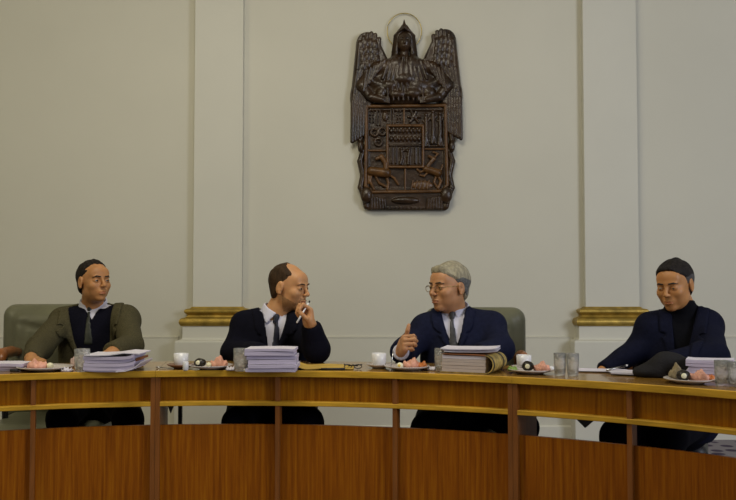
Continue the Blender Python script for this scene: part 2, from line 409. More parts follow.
for i in range(3):
    a0, a1 = joints[i] + .012, joints[i + 1] - .012
    T = thing('curved_desk', desk_labels[i], 'desk', RC, 'curved desk sections')
    bm = bmesh.new(); arcbox(bm, a0, a1, RF + .012, RB, .727, .75, bev=.0); bm_obj('tabletop', bm, M['top'], T)
    bm = bmesh.new(); arcbox(bm, a0, a1, RF, RF + .0119, .724, .7505, bev=.002); bm_obj('edge_lipping', bm, M['edge'], T)
    pw = .40
    bm = bmesh.new(); arcbox(bm, a0 + pw, a1 - pw, RF + .006, RF + .16, .604, .622, bev=.002); bm_obj('rail', bm, M['edge'], T)
    cuts = [a0] + posts[i] + [a1]
    for j in range(3):
        b0, b1 = cuts[j] + (.20 if j else pw), cuts[j + 1] - (.20 if j < 2 else pw)
        bm = bmesh.new(); arcbox(bm, b0, b1, RF + .045, RF + .063, .6221, .7238); bm_obj('apron_panel', bm, M['apron'], T)
        bm = bmesh.new(); arcbox(bm, b0, b1, RF + .035, RF + .053, .04, .523); bm_obj('front_panel', bm, M['panel'], T)
    for j, a in enumerate(posts[i]):
        bm = bmesh.new(); arcbox(bm, a - .2, a + .2, RF + .012, RF + .07, .6225, .7238, n=1)
        arcbox(bm, a - .2, a + .2, RF + .012, RF + .07, 0, .6035, n=1); bm_obj('divider', bm, M['post'], T)
    for a, s in ((a0, 1), (a1, -1)):
        lo, hi = sorted((a, a + s * pw)); bm = bmesh.new(); arcbox(bm, lo, hi, RF + .008, RF + .30, 0, .7235, n=1); bm_obj('side_panel', bm, M['post'], T)
    for a in ((-5.75,) if i == 1 else ()):
        bm = bmesh.new(); arcbox(bm, a - .16, a + .16, RF + .33, RF + .36, 0, .7265, n=1); bm_obj('leg', bm, M['blackmetal'], T)
    for a in {0: (-22,), 1: (-6.0,), 2: (30.6,)}[i]:
        bm = bmesh.new()   # pointed bracket that holds the shelf
        ww = .35 if i < 2 else 1.0
        A = [(math.radians(a - ww), .603), (math.radians(a + ww), .603), (math.radians(a), .560)]
        fr = [bm.verts.new(((RF + .1) * math.sin(t), (RF + .1) * math.cos(t), z)) for t, z in A]
        bk = [bm.verts.new(((RF + .115) * math.sin(t), (RF + .115) * math.cos(t), z)) for t, z in A]
        bm.faces.new(fr); bm.faces.new(bk[::-1])
        for k in range(3): bm.faces.new((fr[k], fr[(k + 1) % 3], bk[(k + 1) % 3], bk[k]))
        bm_obj('bracket', bm, M['blackmetal'], T)

# ------------------------------------------------------------------ carved coat of arms on the wall
CD = WY - .055; KX = CD / F_PX
crest_o = Vector((PZ(406, 1.8, WY).x, WY, P(406, 212, CD).z))
def crest_frame():
    # local x right, y out of the wall (towards the room), z up, all in picture pixels counted from (406, 212)
    return Frame(crest_o, [[1, 0, 0], [0, -1, 0], [0, 0, 1]], KX)
CF = crest_frame()
def q(x, y, d=0): return (x - 406, d, (212.5 - y) * 1.021)
CR = thing('carved_coat_of_arms', 'dark carved wooden coat of arms with winged angel above a quartered shield, hung on wall', 'coat of arms', crest_o)
def cvol(x0, x1, y0, y1, dmax=20, st=.55):
    a = CF.w(q(x0, y1)); b = CF.w(q(x1, y0)); s = st * KX
    return Vol(axis(a[0], b[0], s), axis(WY - dmax * KX, WY + s, s), axis(a[2], b[2], s))
def c_cone(a, b, ra, rb=None): return cone(q(*a), q(*b), ra, ra if rb is None else rb, CF)
def c_ell(c, r): return ell(q(*c), (r[0], r[2], r[1]), CF)
def c_box(x0, x1, y0, y1, d0, d1, rd=.8): return rbox(q((x0 + x1) / 2, (y0 + y1) / 2, (d0 + d1) / 2), ((x1 - x0) / 2, (d1 - d0) / 2, (y1 - y0) / 2), rd, CF)
def back_cut(v): v.D = np.maximum(v.D, (v.Y - WY + .003)[None, :, None]); return v
KM = KX
for s, dy in ((1, 0), (-1, -3)):
    mx = (lambda x: x) if s == 1 else (lambda x: 812.5 - x)
    v = cvol(*( (345, 392) if s == 1 else (420, 468)), 22, 148, 16)
    for a, b, ra, rb in (((367, 44, 3), (359, 100, 3), 11.5, 9.5), ((369, 48, 3), (382, 66, 3), 12, 8), ((359, 96, 3), (357, 130, 3), 9, 5), ((366, 80, 3), (366, 105, 3), 9, 7)):
        v.add(c_cone((mx(a[0]), a[1] + dy, a[2]), (mx(b[0]), b[1] + dy, b[2]), ra, rb), 3 * KM)
    v.D = np.maximum(v.D, -(v.Y - (WY - 9 * KM))[None, :, None])
    # long flight feathers
    for t in range(6):
        x0 = 358 + 4.0 * t; x1 = 351.5 + 2.6 * t; y0 = 50 - 15 * math.sin(.35 + t / 5 * 2.1); y1 = 143 - 1.5 * t
        pts = [(x0 + 1, y0), (x0 - 1.2, y0 + 28), (x1 + .6, y0 + 58), (x1, y1)]
        for p0, p1 in zip(pts, pts[1:]):
            v.add(c_cone((mx(p0[0]), p0[1] + dy, 8.4 - t * .2), (mx(p1[0]), p1[1] + dy, 8 - t * .25), 2.1, 1.9), .5 * KM)
    for r_ in range(4):       # short scale feathers over the shoulder of the wing
        for t in range(4):
            v.add(c_ell((mx(361 + 4.6 * t + r_ * .7), 44 + r_ * 7 + abs(t - 1.5) * 2 + dy, 9.2), (2.7, 4.8, 1.3)), .3 * KM)
    vol_obj('wing', back_cut(v), M['crest'], CR, relax=0)
v = cvol(352, 460, 20, 108, 24)
v.add(c_ell((404, 43, 5), (8.5, 15.5, 6)), 2 * KM)                                     # hair mass
for sx in (-1, 1):
    X = lambda x: 404.3 + sx * (x - 404.3)
    for o_ in range(3):
        v.add(c_cone((X(405.5 + o_ * .8), 29 + o_, 10 - o_), (X(410.5 + o_ * 1.2), 38, 10 - o_), 2.2, 2.4), .6 * KM); v.add(c_cone((X(410.5 + o_ * 1.2), 38, 10 - o_), (X(412.5 + o_ * 1.2), 54, 9 - o_), 2.4, 2.4), .6 * KM)
        v.add(c_cone((X(412.5 + o_ * 1.2), 54, 9 - o_), (X(412.5 + o_ * 2.4), 69, 9 - o_), 2.4, 1.6), .6 * KM)
    v.add(c_cone((X(412), 66, 8), (X(432), 71, 7), 8, 7), 3 * KM)                      # shoulder
    v.add(c_cone((X(432), 70, 7), (X(448), 87, 7), 7, 6.2), 3 * KM)                      # upper arm in a wide sleeve
    v.add(c_cone((X(447), 88, 8), (X(440), 98, 9), 6, 5), 2 * KM)
    v.add(c_cone((X(438), 100, 12), (X(427), 102.5, 13), 4.2, 3.4), 1 * KM)
    for f_ in range(4): v.add(c_cone((X(427 - f_ * .2), 99.5 + f_ * 1.7, 14), (X(420), 101 + f_ * 1.5, 14), 1.2, 1.0), .3 * KM)
    for f_ in range(6):                                                               # sleeve folds
        v.add(c_cone((X(424 + f_ * 3.6), 63 + f_ * 2.0, 13.5), (X(432 + f_ * 2.8), 76 + f_ * 3.6, 13.5), 1.4, 1.1), .5 * KM)
    for f_ in range(5):
        v.add(c_cone((X(406 + f_ * 3.6), 60 + f_, 14), (X(408 + f_ * 4.6), 82, 14.5), 1.2, 1.3), .5 * KM)
    v.add(c_cone((X(437), 84, 9), (X(420), 92, 10), 5, 4), 2 * KM)
v.add(c_ell((404, 76, 8), (24, 15, 8)), 3 * KM); v.add(c_ell((404, 87, 5), (45, 20, 9.5)), 2 * KM)
v.add(c_ell((404, 45, 12), (6.6, 10, 6.5)), .8 * KM)                                    # face
v.add(c_cone((404, 54, 9), (404, 62, 9), 4.4, 5), 1 * KM)
v.sub(c_ell((401.2, 43, 18.6), (1.9, 1.5, 2)), .5 * KM); v.sub(c_ell((406.8, 43, 18.6), (1.9, 1.5, 2)), .5 * KM)
v.add(c_cone((404, 42, 17.6), (404, 47, 19), .8, 1.3), .4 * KM); v.add(c_ell((404, 50.4, 17.4), (2.2, .8, 1)), .3 * KM)
v.add(c_cone((397.5, 35, 12), (404, 31.5, 15), 1.1), .5 * KM); v.add(c_cone((410.5, 35, 12), (404, 31.5, 15), 1.1), .5 * KM)
v.add(c_cone((404, 31, 12), (404, 22.5, 11), 2.6, .5), .5 * KM)
for c_, r_ in (((390, 88, 12), (8, 5, 4)), ((404, 82, 13), (9, 5, 4)), ((417, 88, 12), (9, 6, 4)), ((397, 97, 12), (8, 4, 4)), ((413, 96, 13), (8, 5, 4)), ((381, 95, 11), (5, 5, 4)), ((429, 95, 11), (6, 5, 4))):
    v.add(c_ell((c_[0], c_[1], c_[2] + .4), r_), 2.5 * KM)
for x_ in range(386, 426, 5): v.add(c_cone((x_, 86, 15), (x_ + 2, 103, 14), 1.1), .4 * KM)
vol_obj('angel_figure', back_cut(v), M['crest'], CR, relax=0)
bm = bmesh.new(); hc = CF.w(q(404.5, 31.5, 3)) - np.array(crest_o)
tube(bm, [(hc[0] + 17.5 * KX * math.cos(t * PI / 32), hc[1], hc[2] + 18.5 * KX * math.sin(t * PI / 32)) for t in range(64)], .0036, 6, closed=True)
bm_obj('halo', bm, M['halo'], CR, smooth=True)
# shield
v = cvol(354, 458, 98, 216, 20)
v.add(c_box(364, 448, 103, 196, 0, 6, 3))
v.add(c_box(366, 447, 192, 211, 0, 7, 2), 1 * KM)
for sx in (-1, 1):
    X = lambda x: 406 + sx * (x - 406)
    pts = [(449.5, 106), (450, 126), (452.5, 142), (449.5, 152), (452.5, 162), (449.5, 176), (452, 188), (448, 198), (446, 207)]
    for p0, p1 in zip(pts, pts[1:]): v.add(c_cone((X(p0[0]), p0[1], 5), (X(p1[0]), p1[1], 5), 3), .8 * KM)
    v.add(c_ell((X(446), 196, 9), (6, 8, 4)), 1 * KM); v.add(c_ell((X(452), 148, 8), (3, 6, 3)), .5 * KM)
    for k_ in range(6): v.add(c_cone((X(428 + k_ * 2.6), 200 - k_ * .5, 9.5), (X(427 + k_ * 2.8), 209, 8.5), 1.3), .3 * KM)
v.add(c_ell((405, 201, 8), (14, 3.6, 3)), .5 * KM)
for k_ in range(10): v.add(c_ell((388 + k_ * 4, 208.6, 8), (1.2, 1.2, 1.4)))
v.sub(c_box(368.5, 443.5, 111, 189.5, 4.2, 20, 1))
sh = vol_obj('shield', back_cut(v), M['crest'], CR, relax=0)
v = cvol(354, 458, 98, 216, 20)
for a, b in (((366, 108), (445.5, 107)), ((445.5, 107), (447, 186)), ((447, 186), (442, 192)), ((442, 192), (371, 193)), ((371, 193), (365, 187)), ((365, 187), (366, 108))):
    v.add(c_cone((*a, 7.5), (*b, 7.5), 1.7), .5 * KM)
for a, b in (((404, 108), (404, 127)), ((405, 168), (405, 192)), ((366, 151.5), (387, 151.5)), ((423, 150), (446, 150))): v.add(c_cone((*a, 5.5), (*b, 5.5), 1.1), .3 * KM)
for x0, y0, x1, y1 in ((387, 127, 423, 127), (423, 127, 423, 168), (423, 168, 387, 168), (387, 168, 387, 127)): v.add(c_cone((x0, y0, 7), (x1, y1, 7), 1.4), .3 * KM)
vol_obj('shield_border', back_cut(v), M['crest_hi'], CR, label='lighter highlight-toned border and dividing bars of the shield', relax=0)
v = cvol(362, 450, 104, 196, 18)
A = lambda *pts, r=1.5, d=6: [v.add(c_cone((*p0, d), (*p1, d), r, r), .4 * KM) for p0, p1 in zip(pts, pts[1:])]
# first quarter: towers with windows, a vessel, three rings
for x_ in (376.5, 379.5, 390.5, 393): A((x_, 111), (x_, 126), r=1.0, d=5.6)
for gx in (369.5, 372.5, 397, 400):
    for gy in (112, 115.5, 119, 122.5): v.add(c_box(gx - 1, gx + 1, gy - 1.1, gy + 1.1, 4, 6.4, .4))
v.add(c_ell((385, 117, 5), (3.4, 5.5, 2)), .3 * KM)
for cx_, cy_ in ((374, 133.5), (382, 132.5), (378, 143)): v.add(ring(q(cx_, cy_, 5.8), 3.6, 1.3, CF)); v.add(c_ell((cx_, cy_, 5), (1.3, 1.3, 1.5)))
# second quarter: a bird and three standing figures
for p in ((408, 118), (411, 112), (416, 113), (420, 118), (418, 123), (410, 123)): A((414, 118), p, r=1.4)
for fx, fy in ((426, 116), (433, 113), (440, 115)):
    v.add(c_ell((fx, fy, 6.5), (1.9, 2.3, 2))); A((fx, fy + 3), (fx + .5, fy + 17), (fx - 1, fy + 31), r=1.9); A((fx, fy + 16), (fx + 2.4, fy + 31), r=1.3); A((fx - 3, fy + 6), (fx, fy + 9), (fx + 3.4, fy + 4), r=1.0)
A((427, 147), (444, 147), r=.9); 
# small shield in the centre
v.add(c_box(388, 422, 128, 167, 4, 6, .5))
for yy in (132, 140): 
    for xx in range(391, 421, 4): v.add(c_ell((xx, yy, 6.8), (1.7, 2.6, 1.6)), .2 * KM)
A((389, 146.5), (421, 146.5), r=.9, d=6.8)
for xx in (391.5, 395.5, 415, 419): A((xx, 149), (xx, 164), r=.9, d=6.8)
for xx, yy in ((401, 150), (409, 150)): v.add(c_ell((xx, yy, 7), (1.8, 2, 1.7))); A((xx, yy + 2), (xx + (1 if xx < 405 else -1), 158), (xx - 1, 165), r=1.5, d=6.8)
A((401, 153), (405, 151), (409, 153), r=.9, d=6.8)
vol_obj('carved_figures', back_cut(v), M['crest'], sh and CR, relax=0)
v = cvol(362, 450, 150, 196, 18)
v.add(c_cone((371, 172, 6.5), (386, 174, 6.5), 4.6, 5.0), 1 * KM)
A((386, 172), (385, 164), (381, 158), r=2.6, d=7); A((381, 158), (376, 160), r=1.6, d=7.4)
A((371, 174), (369.5, 182), (373.5, 190), r=1.5); A((375, 177), (379, 184), (385, 187), r=1.4); A((386, 177), (388, 184), (387, 190), r=1.5); A((388, 175), (394, 179), (398, 185), r=1.3); A((370, 170), (367.6, 176), (368, 184), r=1.1)
vol_obj('horse_relief', back_cut(v), M['crest_hi'], CR, label='carved four-legged beast in the lower left quarter of the shield', relax=0)
v = cvol(362, 450, 150, 196, 18)
v.add(c_cone((426, 170, 6.5), (438, 174, 6.5), 3.4, 4.0), 1 * KM)
A((426, 169), (431, 163), (434, 160), r=2, d=7); A((434, 160), (429, 157.5), r=1.5, d=7.2); A((434, 159), (438, 155), (433, 153), r=.9, d=7)
A((426, 171), (420, 173), (417, 170), r=1.2); A((428, 173), (424, 177), (420, 176), r=1.1); A((438, 177), (441, 182), (438, 189), r=1.4); A((436, 177), (434, 183), (437, 188), r=1.2); A((441, 172), (442.5, 166), r=.9)
v.add(c_ell((422, 186, 5), (11, 5, 2)), .5 * KM)
for k_ in range(5): A((413 + k_ * 4, 181), (411 + k_ * 4, 190), r=.7, d=6.6)
vol_obj('goat_relief', back_cut(v), M['crest_hi'], CR, label='carved leaping goat in the lower right quarter of the shield', relax=0)

# ------------------------------------------------------------------ leather armchairs
def make_chair(loc, rz, label, w_=.72, top=1.0, m=None, inset=.04, group='office chairs behind the desk'):
    m = m or M['leather']
    T = thing('office_chair', label, 'chair', loc, group, rz)
    h = w_ / 2; zc = (top + .38) / 2; hh = (top - .38) / 2; st = .012
    v = Vol(axis(-h - .05, h + .05, st), axis(-.42, -.08, st), axis(.33, top + .04, st))
    v.add(rbox((0, -.27, zc), (h, .07, hh), .065)); v.add(rbox((0, -.215, zc + .02), (h - .07, .06, hh - .06), .055), .03)
    for x_ in (-h + .09, h - .09): v.sub(cone((x_, -.145, .5), (x_ * .78, -.145, top - .09), .012, .008), .02)
    v.sub(cone((-h * .7, -.15, top - .10), (0, -.15, top - .16), .012, .010), .02); v.sub(cone((h * .7, -.15, top - .10), (0, -.15, top - .16), .012, .010), .02)
    x, y, z = v.grid(); v.D += 0.0 * x
    vol_obj('backrest', v, m, T, origin=(0, 0, 0))
    v = Vol(axis(-.34, .34, st), axis(-.26, .34, st), axis(.28, .46, st)); v.add(rbox((0, .03, .370), (min(.28, h - .02), .26 if w_ > .5 else .2, .055), .05))
    vol_obj('seat', v, m, T, origin=(0, 0, 0))
    for s in (-1, 1):
        x0 = s * (h - inset)
        bm = bmesh.new(); tube(bm, [(x0, -.20, .60), (x0, -.19, .745), (x0, -.05, .757), (x0, .10, .757), (x0 * .96, .17, .72)], [.018, .026, .03, .03, .022], 12)
        bm_obj('armrest', bm, M['wood_arm'], T, smooth=True, label='polished brown wooden armrest')
        bm = bmesh.new(); tube(bm, [(x0 * .7, .02, .34), (x0, .03, .40), (x0, .06, .745)], .016, 8); bm_obj('arm_support', bm, M['blackmetal'], T, smooth=True)
    bm = bmesh.new(); lathe(bm, [(0, .12), (.035, .12), (.035, .25), (.022, .25), (.022, .325), (0, .325)], 16); bm_obj('pedestal', bm, M['blackmetal'], T)
    for k in range(5):
        a = k * 2 * PI / 5
        bm = bmesh.new(); tube(bm, [(0, 0, .13), (.28 * math.cos(a), .28 * math.sin(a), .085)], [.03, .018], 8); lg = bm_obj('base_leg', bm, M['blackmetal'], T)
        bm = bmesh.new(); bmesh.ops.create_uvsphere(bm, u_segments=12, v_segments=8, radius=.03); bmesh.ops.scale(bm, vec=(1, .6, 1), verts=bm.verts)
        bmesh.ops.translate(bm, verts=bm.verts, vec=(.28 * math.cos(a), .28 * math.sin(a), .031)); bm_obj('caster', bm, M['blackmetal'], lg, smooth=True)
    return T

# ------------------------------------------------------------------ people
def yaw_frame(o, fwd, up=(0, 0, 1), k=1.0, roll=0):
    f = np.array(fwd, float); f /= np.linalg.norm(f); u = np.array(up, float)
    x = np.cross(f, u); x /= np.linalg.norm(x); u = np.cross(x, f)
    if roll: x, u = x * math.cos(roll) + u * math.sin(roll), u * math.cos(roll) - x * math.sin(roll)
    return Frame(o, np.stack([x, f, u], 1), k)
def head_dir(yaw, pitch):   # yaw: degrees from straight at the camera, + to the right of the picture
    a, b = math.radians(yaw), math.radians(pitch)
    return (math.sin(a) * math.cos(b), -math.cos(a) * math.cos(b), math.sin(b))
def add_head(v, fr, nose=1.0, jaw=1.0, eyes=1.0, smile=0.0):
    k = fr.k
    def a(p, kk): v.add(p, kk * k, m=.02)
    def s(p, kk): v.sub(p, kk * k)
    a(ell((0, -.018, .034), (.075, .096, .084), fr), .01)
    a(ell((0, .022, -.022), (.060 * (jaw + 1) / 2, .070, .088), fr), .03)
    a(ell((0, .018, -.062), (.054 * jaw, .060, .045), fr), .025)
    a(ell((0, .072, -.096), (.021 * jaw, .020, .017), fr), .025)
    a(ell((0, .064, .043), (.051, .026, .034), fr), .03)           # forehead
    a(ell((0, .084, .021), (.044, .012, .009), fr), .014)           # brow
    for x in (-1, 1):
        a(ell((x * .040, .062, -.026), (.022, .024, .022), fr), .022)   # cheek
        s(ell((x * .031, .101, .001), (.019, .018, .012), fr), .012)
        a(ell((x * .031, .079, .001), (.0165, .0145, .0135), fr), .004)  # lids round the eyeball
        if eyes > 0: s(ell((x * .031, .096, .000), (.0125, .010, .0042 * eyes), fr), .001)
        a(ell((x * .0775, -.008, -.004), (.008, .020, .032), fr, rot=[[1, 0, 0], [0, .97, .2], [0, -.2, .97]]), .006)
        s(ell((x * .088, -.003, -.001), (.006, .012, .019), fr), .003)
        a(ell((x * .0785, -.004, -.030), (.006, .009, .009), fr), .004)
        a(ell((x * .0110 * nose, .103, -.031), (.0062, .009, .0065), fr), .005)
        s(ell((x * .007, .109, -.0405), (.0035, .006, .004), fr), .002)
        a(ell((x * .028, .052, -.052), (.020, .021, .026), fr), .018)
    a(cone((0, .090, .016), (0, .1120, -.024), .0065, .0095 * nose, fr), .010)
    a(ell((0, .1145, -.0285), (.0082 * nose, .0090, .0082), fr), .006)
    a(ell((0, .081, -.061), (.024, .019, .021), fr), .016)
    a(ell((0, .0965, -.0600), (.023, .0078, .0038), fr), .003)
    a(ell((0, .0955, -.0705), (.020, .0088, .0046), fr), .003)
    s(cone((-.025, .094, -.0648 + smile), (0, .107, -.0655), .0022, .0028, fr), .0015)
    s(cone((.025, .094, -.0648 + smile), (0, .107, -.0655), .0022, .0028, fr), .0015)
def add_hand(v, wrist, d, n, t, curls, thumb, k=1.0, spread=0.0):
    d = np.array(d, float); d /= np.linalg.norm(d); n = np.array(n, float); n -= d * (n @ d); n /= np.linalg.norm(n)
    tv = np.cross(n, d); tv *= np.sign(tv @ np.array(t, float))
    fr = Frame(wrist, np.stack([tv, n, d], 1), k)
    v.add(cone((0, 0, -.015), (0, 0, .015), .024, .024, fr), .010)
    v.add(rbox((0, 0, .048), (.040, .015, .046), .014, fr), .015)
    v.add(ell((.024, .012, .034), (.018, .016, .032), fr), .012); v.add(ell((-.024, .008, .035), (.015, .014, .032), fr), .012)
    segs = [(.0295, .086, (.046, .028, .022)), (.0100, .091, (.050, .031, .023)), (-.0100, .087, (.046, .029, .022)), (-.0290, .078, (.036, .023, .020))]
    for i, (x, z, L) in enumerate(segs):
        p = np.array([x, -.001, z]); ang = 0; r = .0098 if i < 3 else .0086
        for l, c in zip(L, curls[i] if isinstance(curls[0], (list, tuple)) else curls):
            ang += math.radians(c); sx = spread * x / .03
            q2 = p + l * np.array([math.sin(sx) * math.cos(ang), math.sin(ang), math.cos(ang) * math.cos(sx)])
            v.add(cone(p, q2, r, r * .9, fr), .0025); p = q2; r *= .92
    p = np.array(thumb[0])
    for i, q2 in enumerate(thumb[1:]): v.add(cone(p, q2, (.0135, .0115, .0105)[i], (.0115, .0105, .009)[i], fr), .004); p = np.array(q2)
    return fr
def noise_like(x, y, z, seed, f=28.0):
    r = np.random.RandomState(seed); out = 0
    for i in range(7):
        kx, ky, kz = r.normal(size=3) * f * (.5 + .35 * i); out = out + np.sin(kx * x + ky * y + kz * z + r.rand() * 6) / (1 + .5 * i)
    return out

def person(cfg):
    c = cfg; skin = mat('skin_' + c['id'], c['skin'], .5, var=.10, scale=22, bump=.05, bscale=90, sss=.12)
    fwd = np.array(c['fwd'], float); fwd /= np.linalg.norm(fwd); side = np.array([-fwd[1], fwd[0], 0])   # side: to the picture's right
    sL, sR = np.array(c['shL']), np.array(c['shR']); nb = np.array(c['neck']); pel = np.array(c['pelvis'])
    HF = yaw_frame(c['head'], head_dir(*c['look']), k=c.get('k', 1.0), roll=c.get('roll', 0)); hk = HF.k
    base = Vector((pel[0], pel[1], 0))
    T = thing('person', c['label'], 'person', base)
    chest = (sL + sR) / 2 + np.array([0, 0, -.13]); chest[:2] = chest[:2] * .75 + pel[:2] * .25
    TF = yaw_frame(chest, [c['tw'][0], c['tw'][1], 0])
    # ---- fields shared by the body and every garment
    def torso(v):
        v.add(ell((0, 0, 0), (.165, .115, .19), TF), .02)
        v.add(ell((0, .01, -.20), (.160, .125, .20), TF), .06)
        v.add(ell((0, 0, 0), (.17, .13, .12), Frame(pel, TF.R)), .06)
        v.add(cone(sL, sR, .054, .054), .045)
        for s in (sL, sR): v.add(cone(nb + [0, .012, -.012], s + np.array([0, 0, .010]), .045, .045), .03)
    def arms(v, ex=0.0):
        for s, e, w_ in ((sL, c['elL'], c['wrL']), (sR, c['elR'], c['wrR'])):
            v.add(cone(s, e, .050 + ex, .043 + ex), .03); v.add(cone(e, w_, .043 + ex, .027 + ex * .8), .025)
    allp = [np.array(c[k]) for k in ('elL', 'elR', 'wrL', 'wrR', 'shL', 'shR', 'head', 'pelvis')]
    knees, ankles = [], []
    for s, kp in zip((-1, 1), c['knees']):
        knees.append(np.array(kp)); ankles.append(np.array([kp[0], kp[1] + .10, .09]))
    pts = np.array(allp + knees + ankles); lo = pts.min(0) - .2; hi = pts.max(0) + .2; lo[2] = .0
    hc = np.array(c['head']); fines = [[], [], []]
    for ax in range(3): fines[ax].append((hc[ax] - .15 * hk, hc[ax] + .15 * hk, .0030))
    for h in c['hands']:
        if h.get('fine'):
            hp = np.array(h['wrist']) + np.array(h['d']) / np.linalg.norm(h['d']) * .06
            for ax in range(3): fines[ax].append((hp[ax] - .07, hp[ax] + .075, .0042))
    v = Vol(axis(lo[0], hi[0], .012, fines[0]), axis(lo[1], hi[1], .012, fines[1]), axis(lo[2], hi[2], .012, fines[2]))
    torso(v); arms(v)
    for s, kn, an in zip((-1, 1), knees, ankles):
        hip = pel + side * s * .09; v.add(cone(hip, kn, .082, .058), .03); v.add(cone(kn, an, .055, .036), .02)
        v.add(cone(an, an + np.append(fwd[:2] * .17, -.045), .036, .028), .02)
    v.add(cone(HF.w((0, -.030, -.055)), nb, .050 * hk, .058), .02)
    v.add(cone(HF.w((0, .0, -.07)), nb + fwd * .02, .040 * hk, .045), .02)
    for h in c['hands']: add_hand(v, h['wrist'], h['d'], h['n'], h['t'], h['curls'], h['thumb'], h.get('k', 1.0))
    add_head(v, HF, c.get('nose', 1), c.get('jaw', 1), c.get('eyes', 1), c.get('smile', 0))
    body = vol_obj('body', v, skin, T, relax=0)
    # lips and stubble are areas of the skin with their own colour
    me = body.data; lip = mat('lips_' + c['id'], [c['skin'][0] * .86, c['skin'][1] * .66, c['skin'][2] * .72], .45); me.materials.append(lip)
    stub = mat('stubble_' + c['id'], c.get('stubcol', [x * .7 for x in c['skin']]), .6, var=.2, scale=60); me.materials.append(stub)
    co = np.empty(len(me.vertices) * 3); me.vertices.foreach_get('co', co); co = co.reshape(-1, 3) + np.array(base)
    lx, ly, lz = HF.loc(co[:, 0], co[:, 1], co[:, 2])
    isl = (np.abs(lx) < .024) & (ly > .084) & (np.abs(lz + .0655) < .0095 - np.abs(lx) * .22)
    iss = ((lz < -.082 + .045 * (1 - np.clip(ly, 0, .09) / .09)) | ((np.abs(lx) < .030) & (lz < -.046) & (ly > .06))) & (lz < c.get('stub', -1)) & (lz > -.125) & (ly > .0) & ~isl & (np.abs(lx) < .08)
    fv = np.empty(len(me.polygons) * 4, int); me.polygons.foreach_get('vertices', fv); fv = fv.reshape(-1, 4)
    mi = np.where(isl[fv].all(1), 1, np.where(iss[fv].all(1), 2, 0)); me.polygons.foreach_set('material_index', mi)
    # ---- eyes, brows, hair
    for x in (-1, 1):
        bm = bmesh.new(); bmesh.ops.create_uvsphere(bm, u_segments=20, v_segments=14, radius=.0138 * hk)
        e = bm_obj('eye', bm, [M['sclera'], M['iris']], T, smooth=True)
        e.location = Vector(HF.w((x * .031, .0788, .001))) - base
        lookd = Vector(head_dir(*c.get('gaze', c['look'])))
        for p in e.data.polygons:
            if p.center.normalized().dot(lookd) > .80: p.material_index = 1
    hb = mat('hair_' + c['id'], c['hair'], .7, spec=.2, var=.35, scale=70, stretch=(1, 1, .3), bump=.5, bscale=140)
    bb = mat('brow_' + c['id'], c.get('brow', c['hair']), .7)
    a = .17 * hk
    def hv(st=.0032): return Vol(axis(hc[0] - a, hc[0] + a, st), axis(hc[1] - a, hc[1] + a, st), axis(hc[2] - a, hc[2] + a, st))
    for x in (-1, 1):
        v = Vol(*[axis(HF.w((x * .031, .09, .02))[i] - .03, HF.w((x * .031, .09, .02))[i] + .03, .0017) for i in range(3)])
        v.add(cone((x * .014, .0975, .0215), (x * .035, .0940, .0245), .0034, .0036, HF)); v.add(cone((x * .035, .0940, .0245), (x * .050, .078, .0180), .0034, .0020, HF), .002)
        vol_obj('eyebrow', v, bb, T, relax=0)
    v = hv(); hl = c['hairline']
    t_ = c.get('thick', .007)
    v.add(ell((0, -.018, .034), (.075 + t_, .096 + t_, .084 + t_ * c.get('topf', 1.0)), HF), .0); v.add(ell((0, -.034, -.03), (.062 + t_ * .6, .062 + t_ * .8, .062), HF), .02)
    v.add(ell((0, .052, .055), (.056 + t_ * .6, .036 + t_, .036 + t_ * .6), HF), .02)
    for pr in c.get('hairadd', ()): v.add(ell(pr[0], pr[1], HF), .012)
    lx, ly, lz = HF.loc(*v.grid()); g = np.interp(lz, [p[0] for p in hl], [p[1] for p in hl]).astype(np.float32)
    if c.get('bald'): g = np.where((lz > .06), g + np.abs(lx) * c['bald'], g)
    if c.get('part'): g = g - np.abs(lx) * c['part']
    v.D += (noise_like(lx * 1.0, ly * .3, lz * .35, 3, 110) * .0015).astype(np.float32)
    g = g + (noise_like(lx, ly * .4, lz, 9, 90) * .0022).astype(np.float32); g = g + (noise_like(lx, ly * .4, lz, 19, 230) * .0012).astype(np.float32); v.D += np.clip(.0055 - .40 * (g - ly), 0, .0055) * hk; v.D = np.maximum(v.D, (ly - g) * .75 * hk)
    for x in (-1, 1): v.sub(ell((x * .082, -.004, -.010), (.022, .020, .033), HF), .003)
    ho = vol_obj('hair', v, hb, T, relax=0, single=True)
    if c.get('temples'):      # over the ears: grey hair on the fourth, painted side shade on the third
        ho.data.materials.append(mat('grey_or_shaded_temples_' + c['id'], c['temples'], .7, spec=.2, var=.4, scale=90, bump=.5, bscale=140))
        for p in ho.data.polygons:
            q_ = p.center + base; a_, b_, d_ = HF.loc(q_.x, q_.y, q_.z)
            if abs(a_) > .060 and d_ < .046 - .25 * abs(b_ + .01): p.material_index = 1
    # ---- clothes: the same torso field, offset outward layer by layer
    sp = np.array([sL, sR, nb, pel, c['elL'], c['elR'], c['wrL'], c['wrR']]); lo = sp.min(0) - .13; hi = sp.max(0) + .13; hi[2] = nb[2] + .09; lo[2] = max(.40, lo[2])
    B = Vol(axis(lo[0], hi[0], .0078), axis(lo[1], hi[1], .0078), axis(lo[2], hi[2], .0078)); torso(B)
    upn = np.array(HF.w((0, -.030, -.055))) - nb; upn /= np.linalg.norm(upn)
    B.add(cone(nb - upn * .05, nb + upn * .05, .060, .0575 * hk + .001), .02)
    Am = Vol(B.X, B.Y, B.Z); arms(Am, .0)
    x, y, z = B.grid(); tx, ty, tz = TF.loc(x, y, z); NF = nb
    nr = np.sqrt((x - NF[0]) ** 2 + (y - NF[1]) ** 2)
    Vz0, Vz1 = c['vtop'], c['vbot']; vw = c['vw']; vx = c.get('vx', 0.0); vsk = c.get('vskew', 0.0)
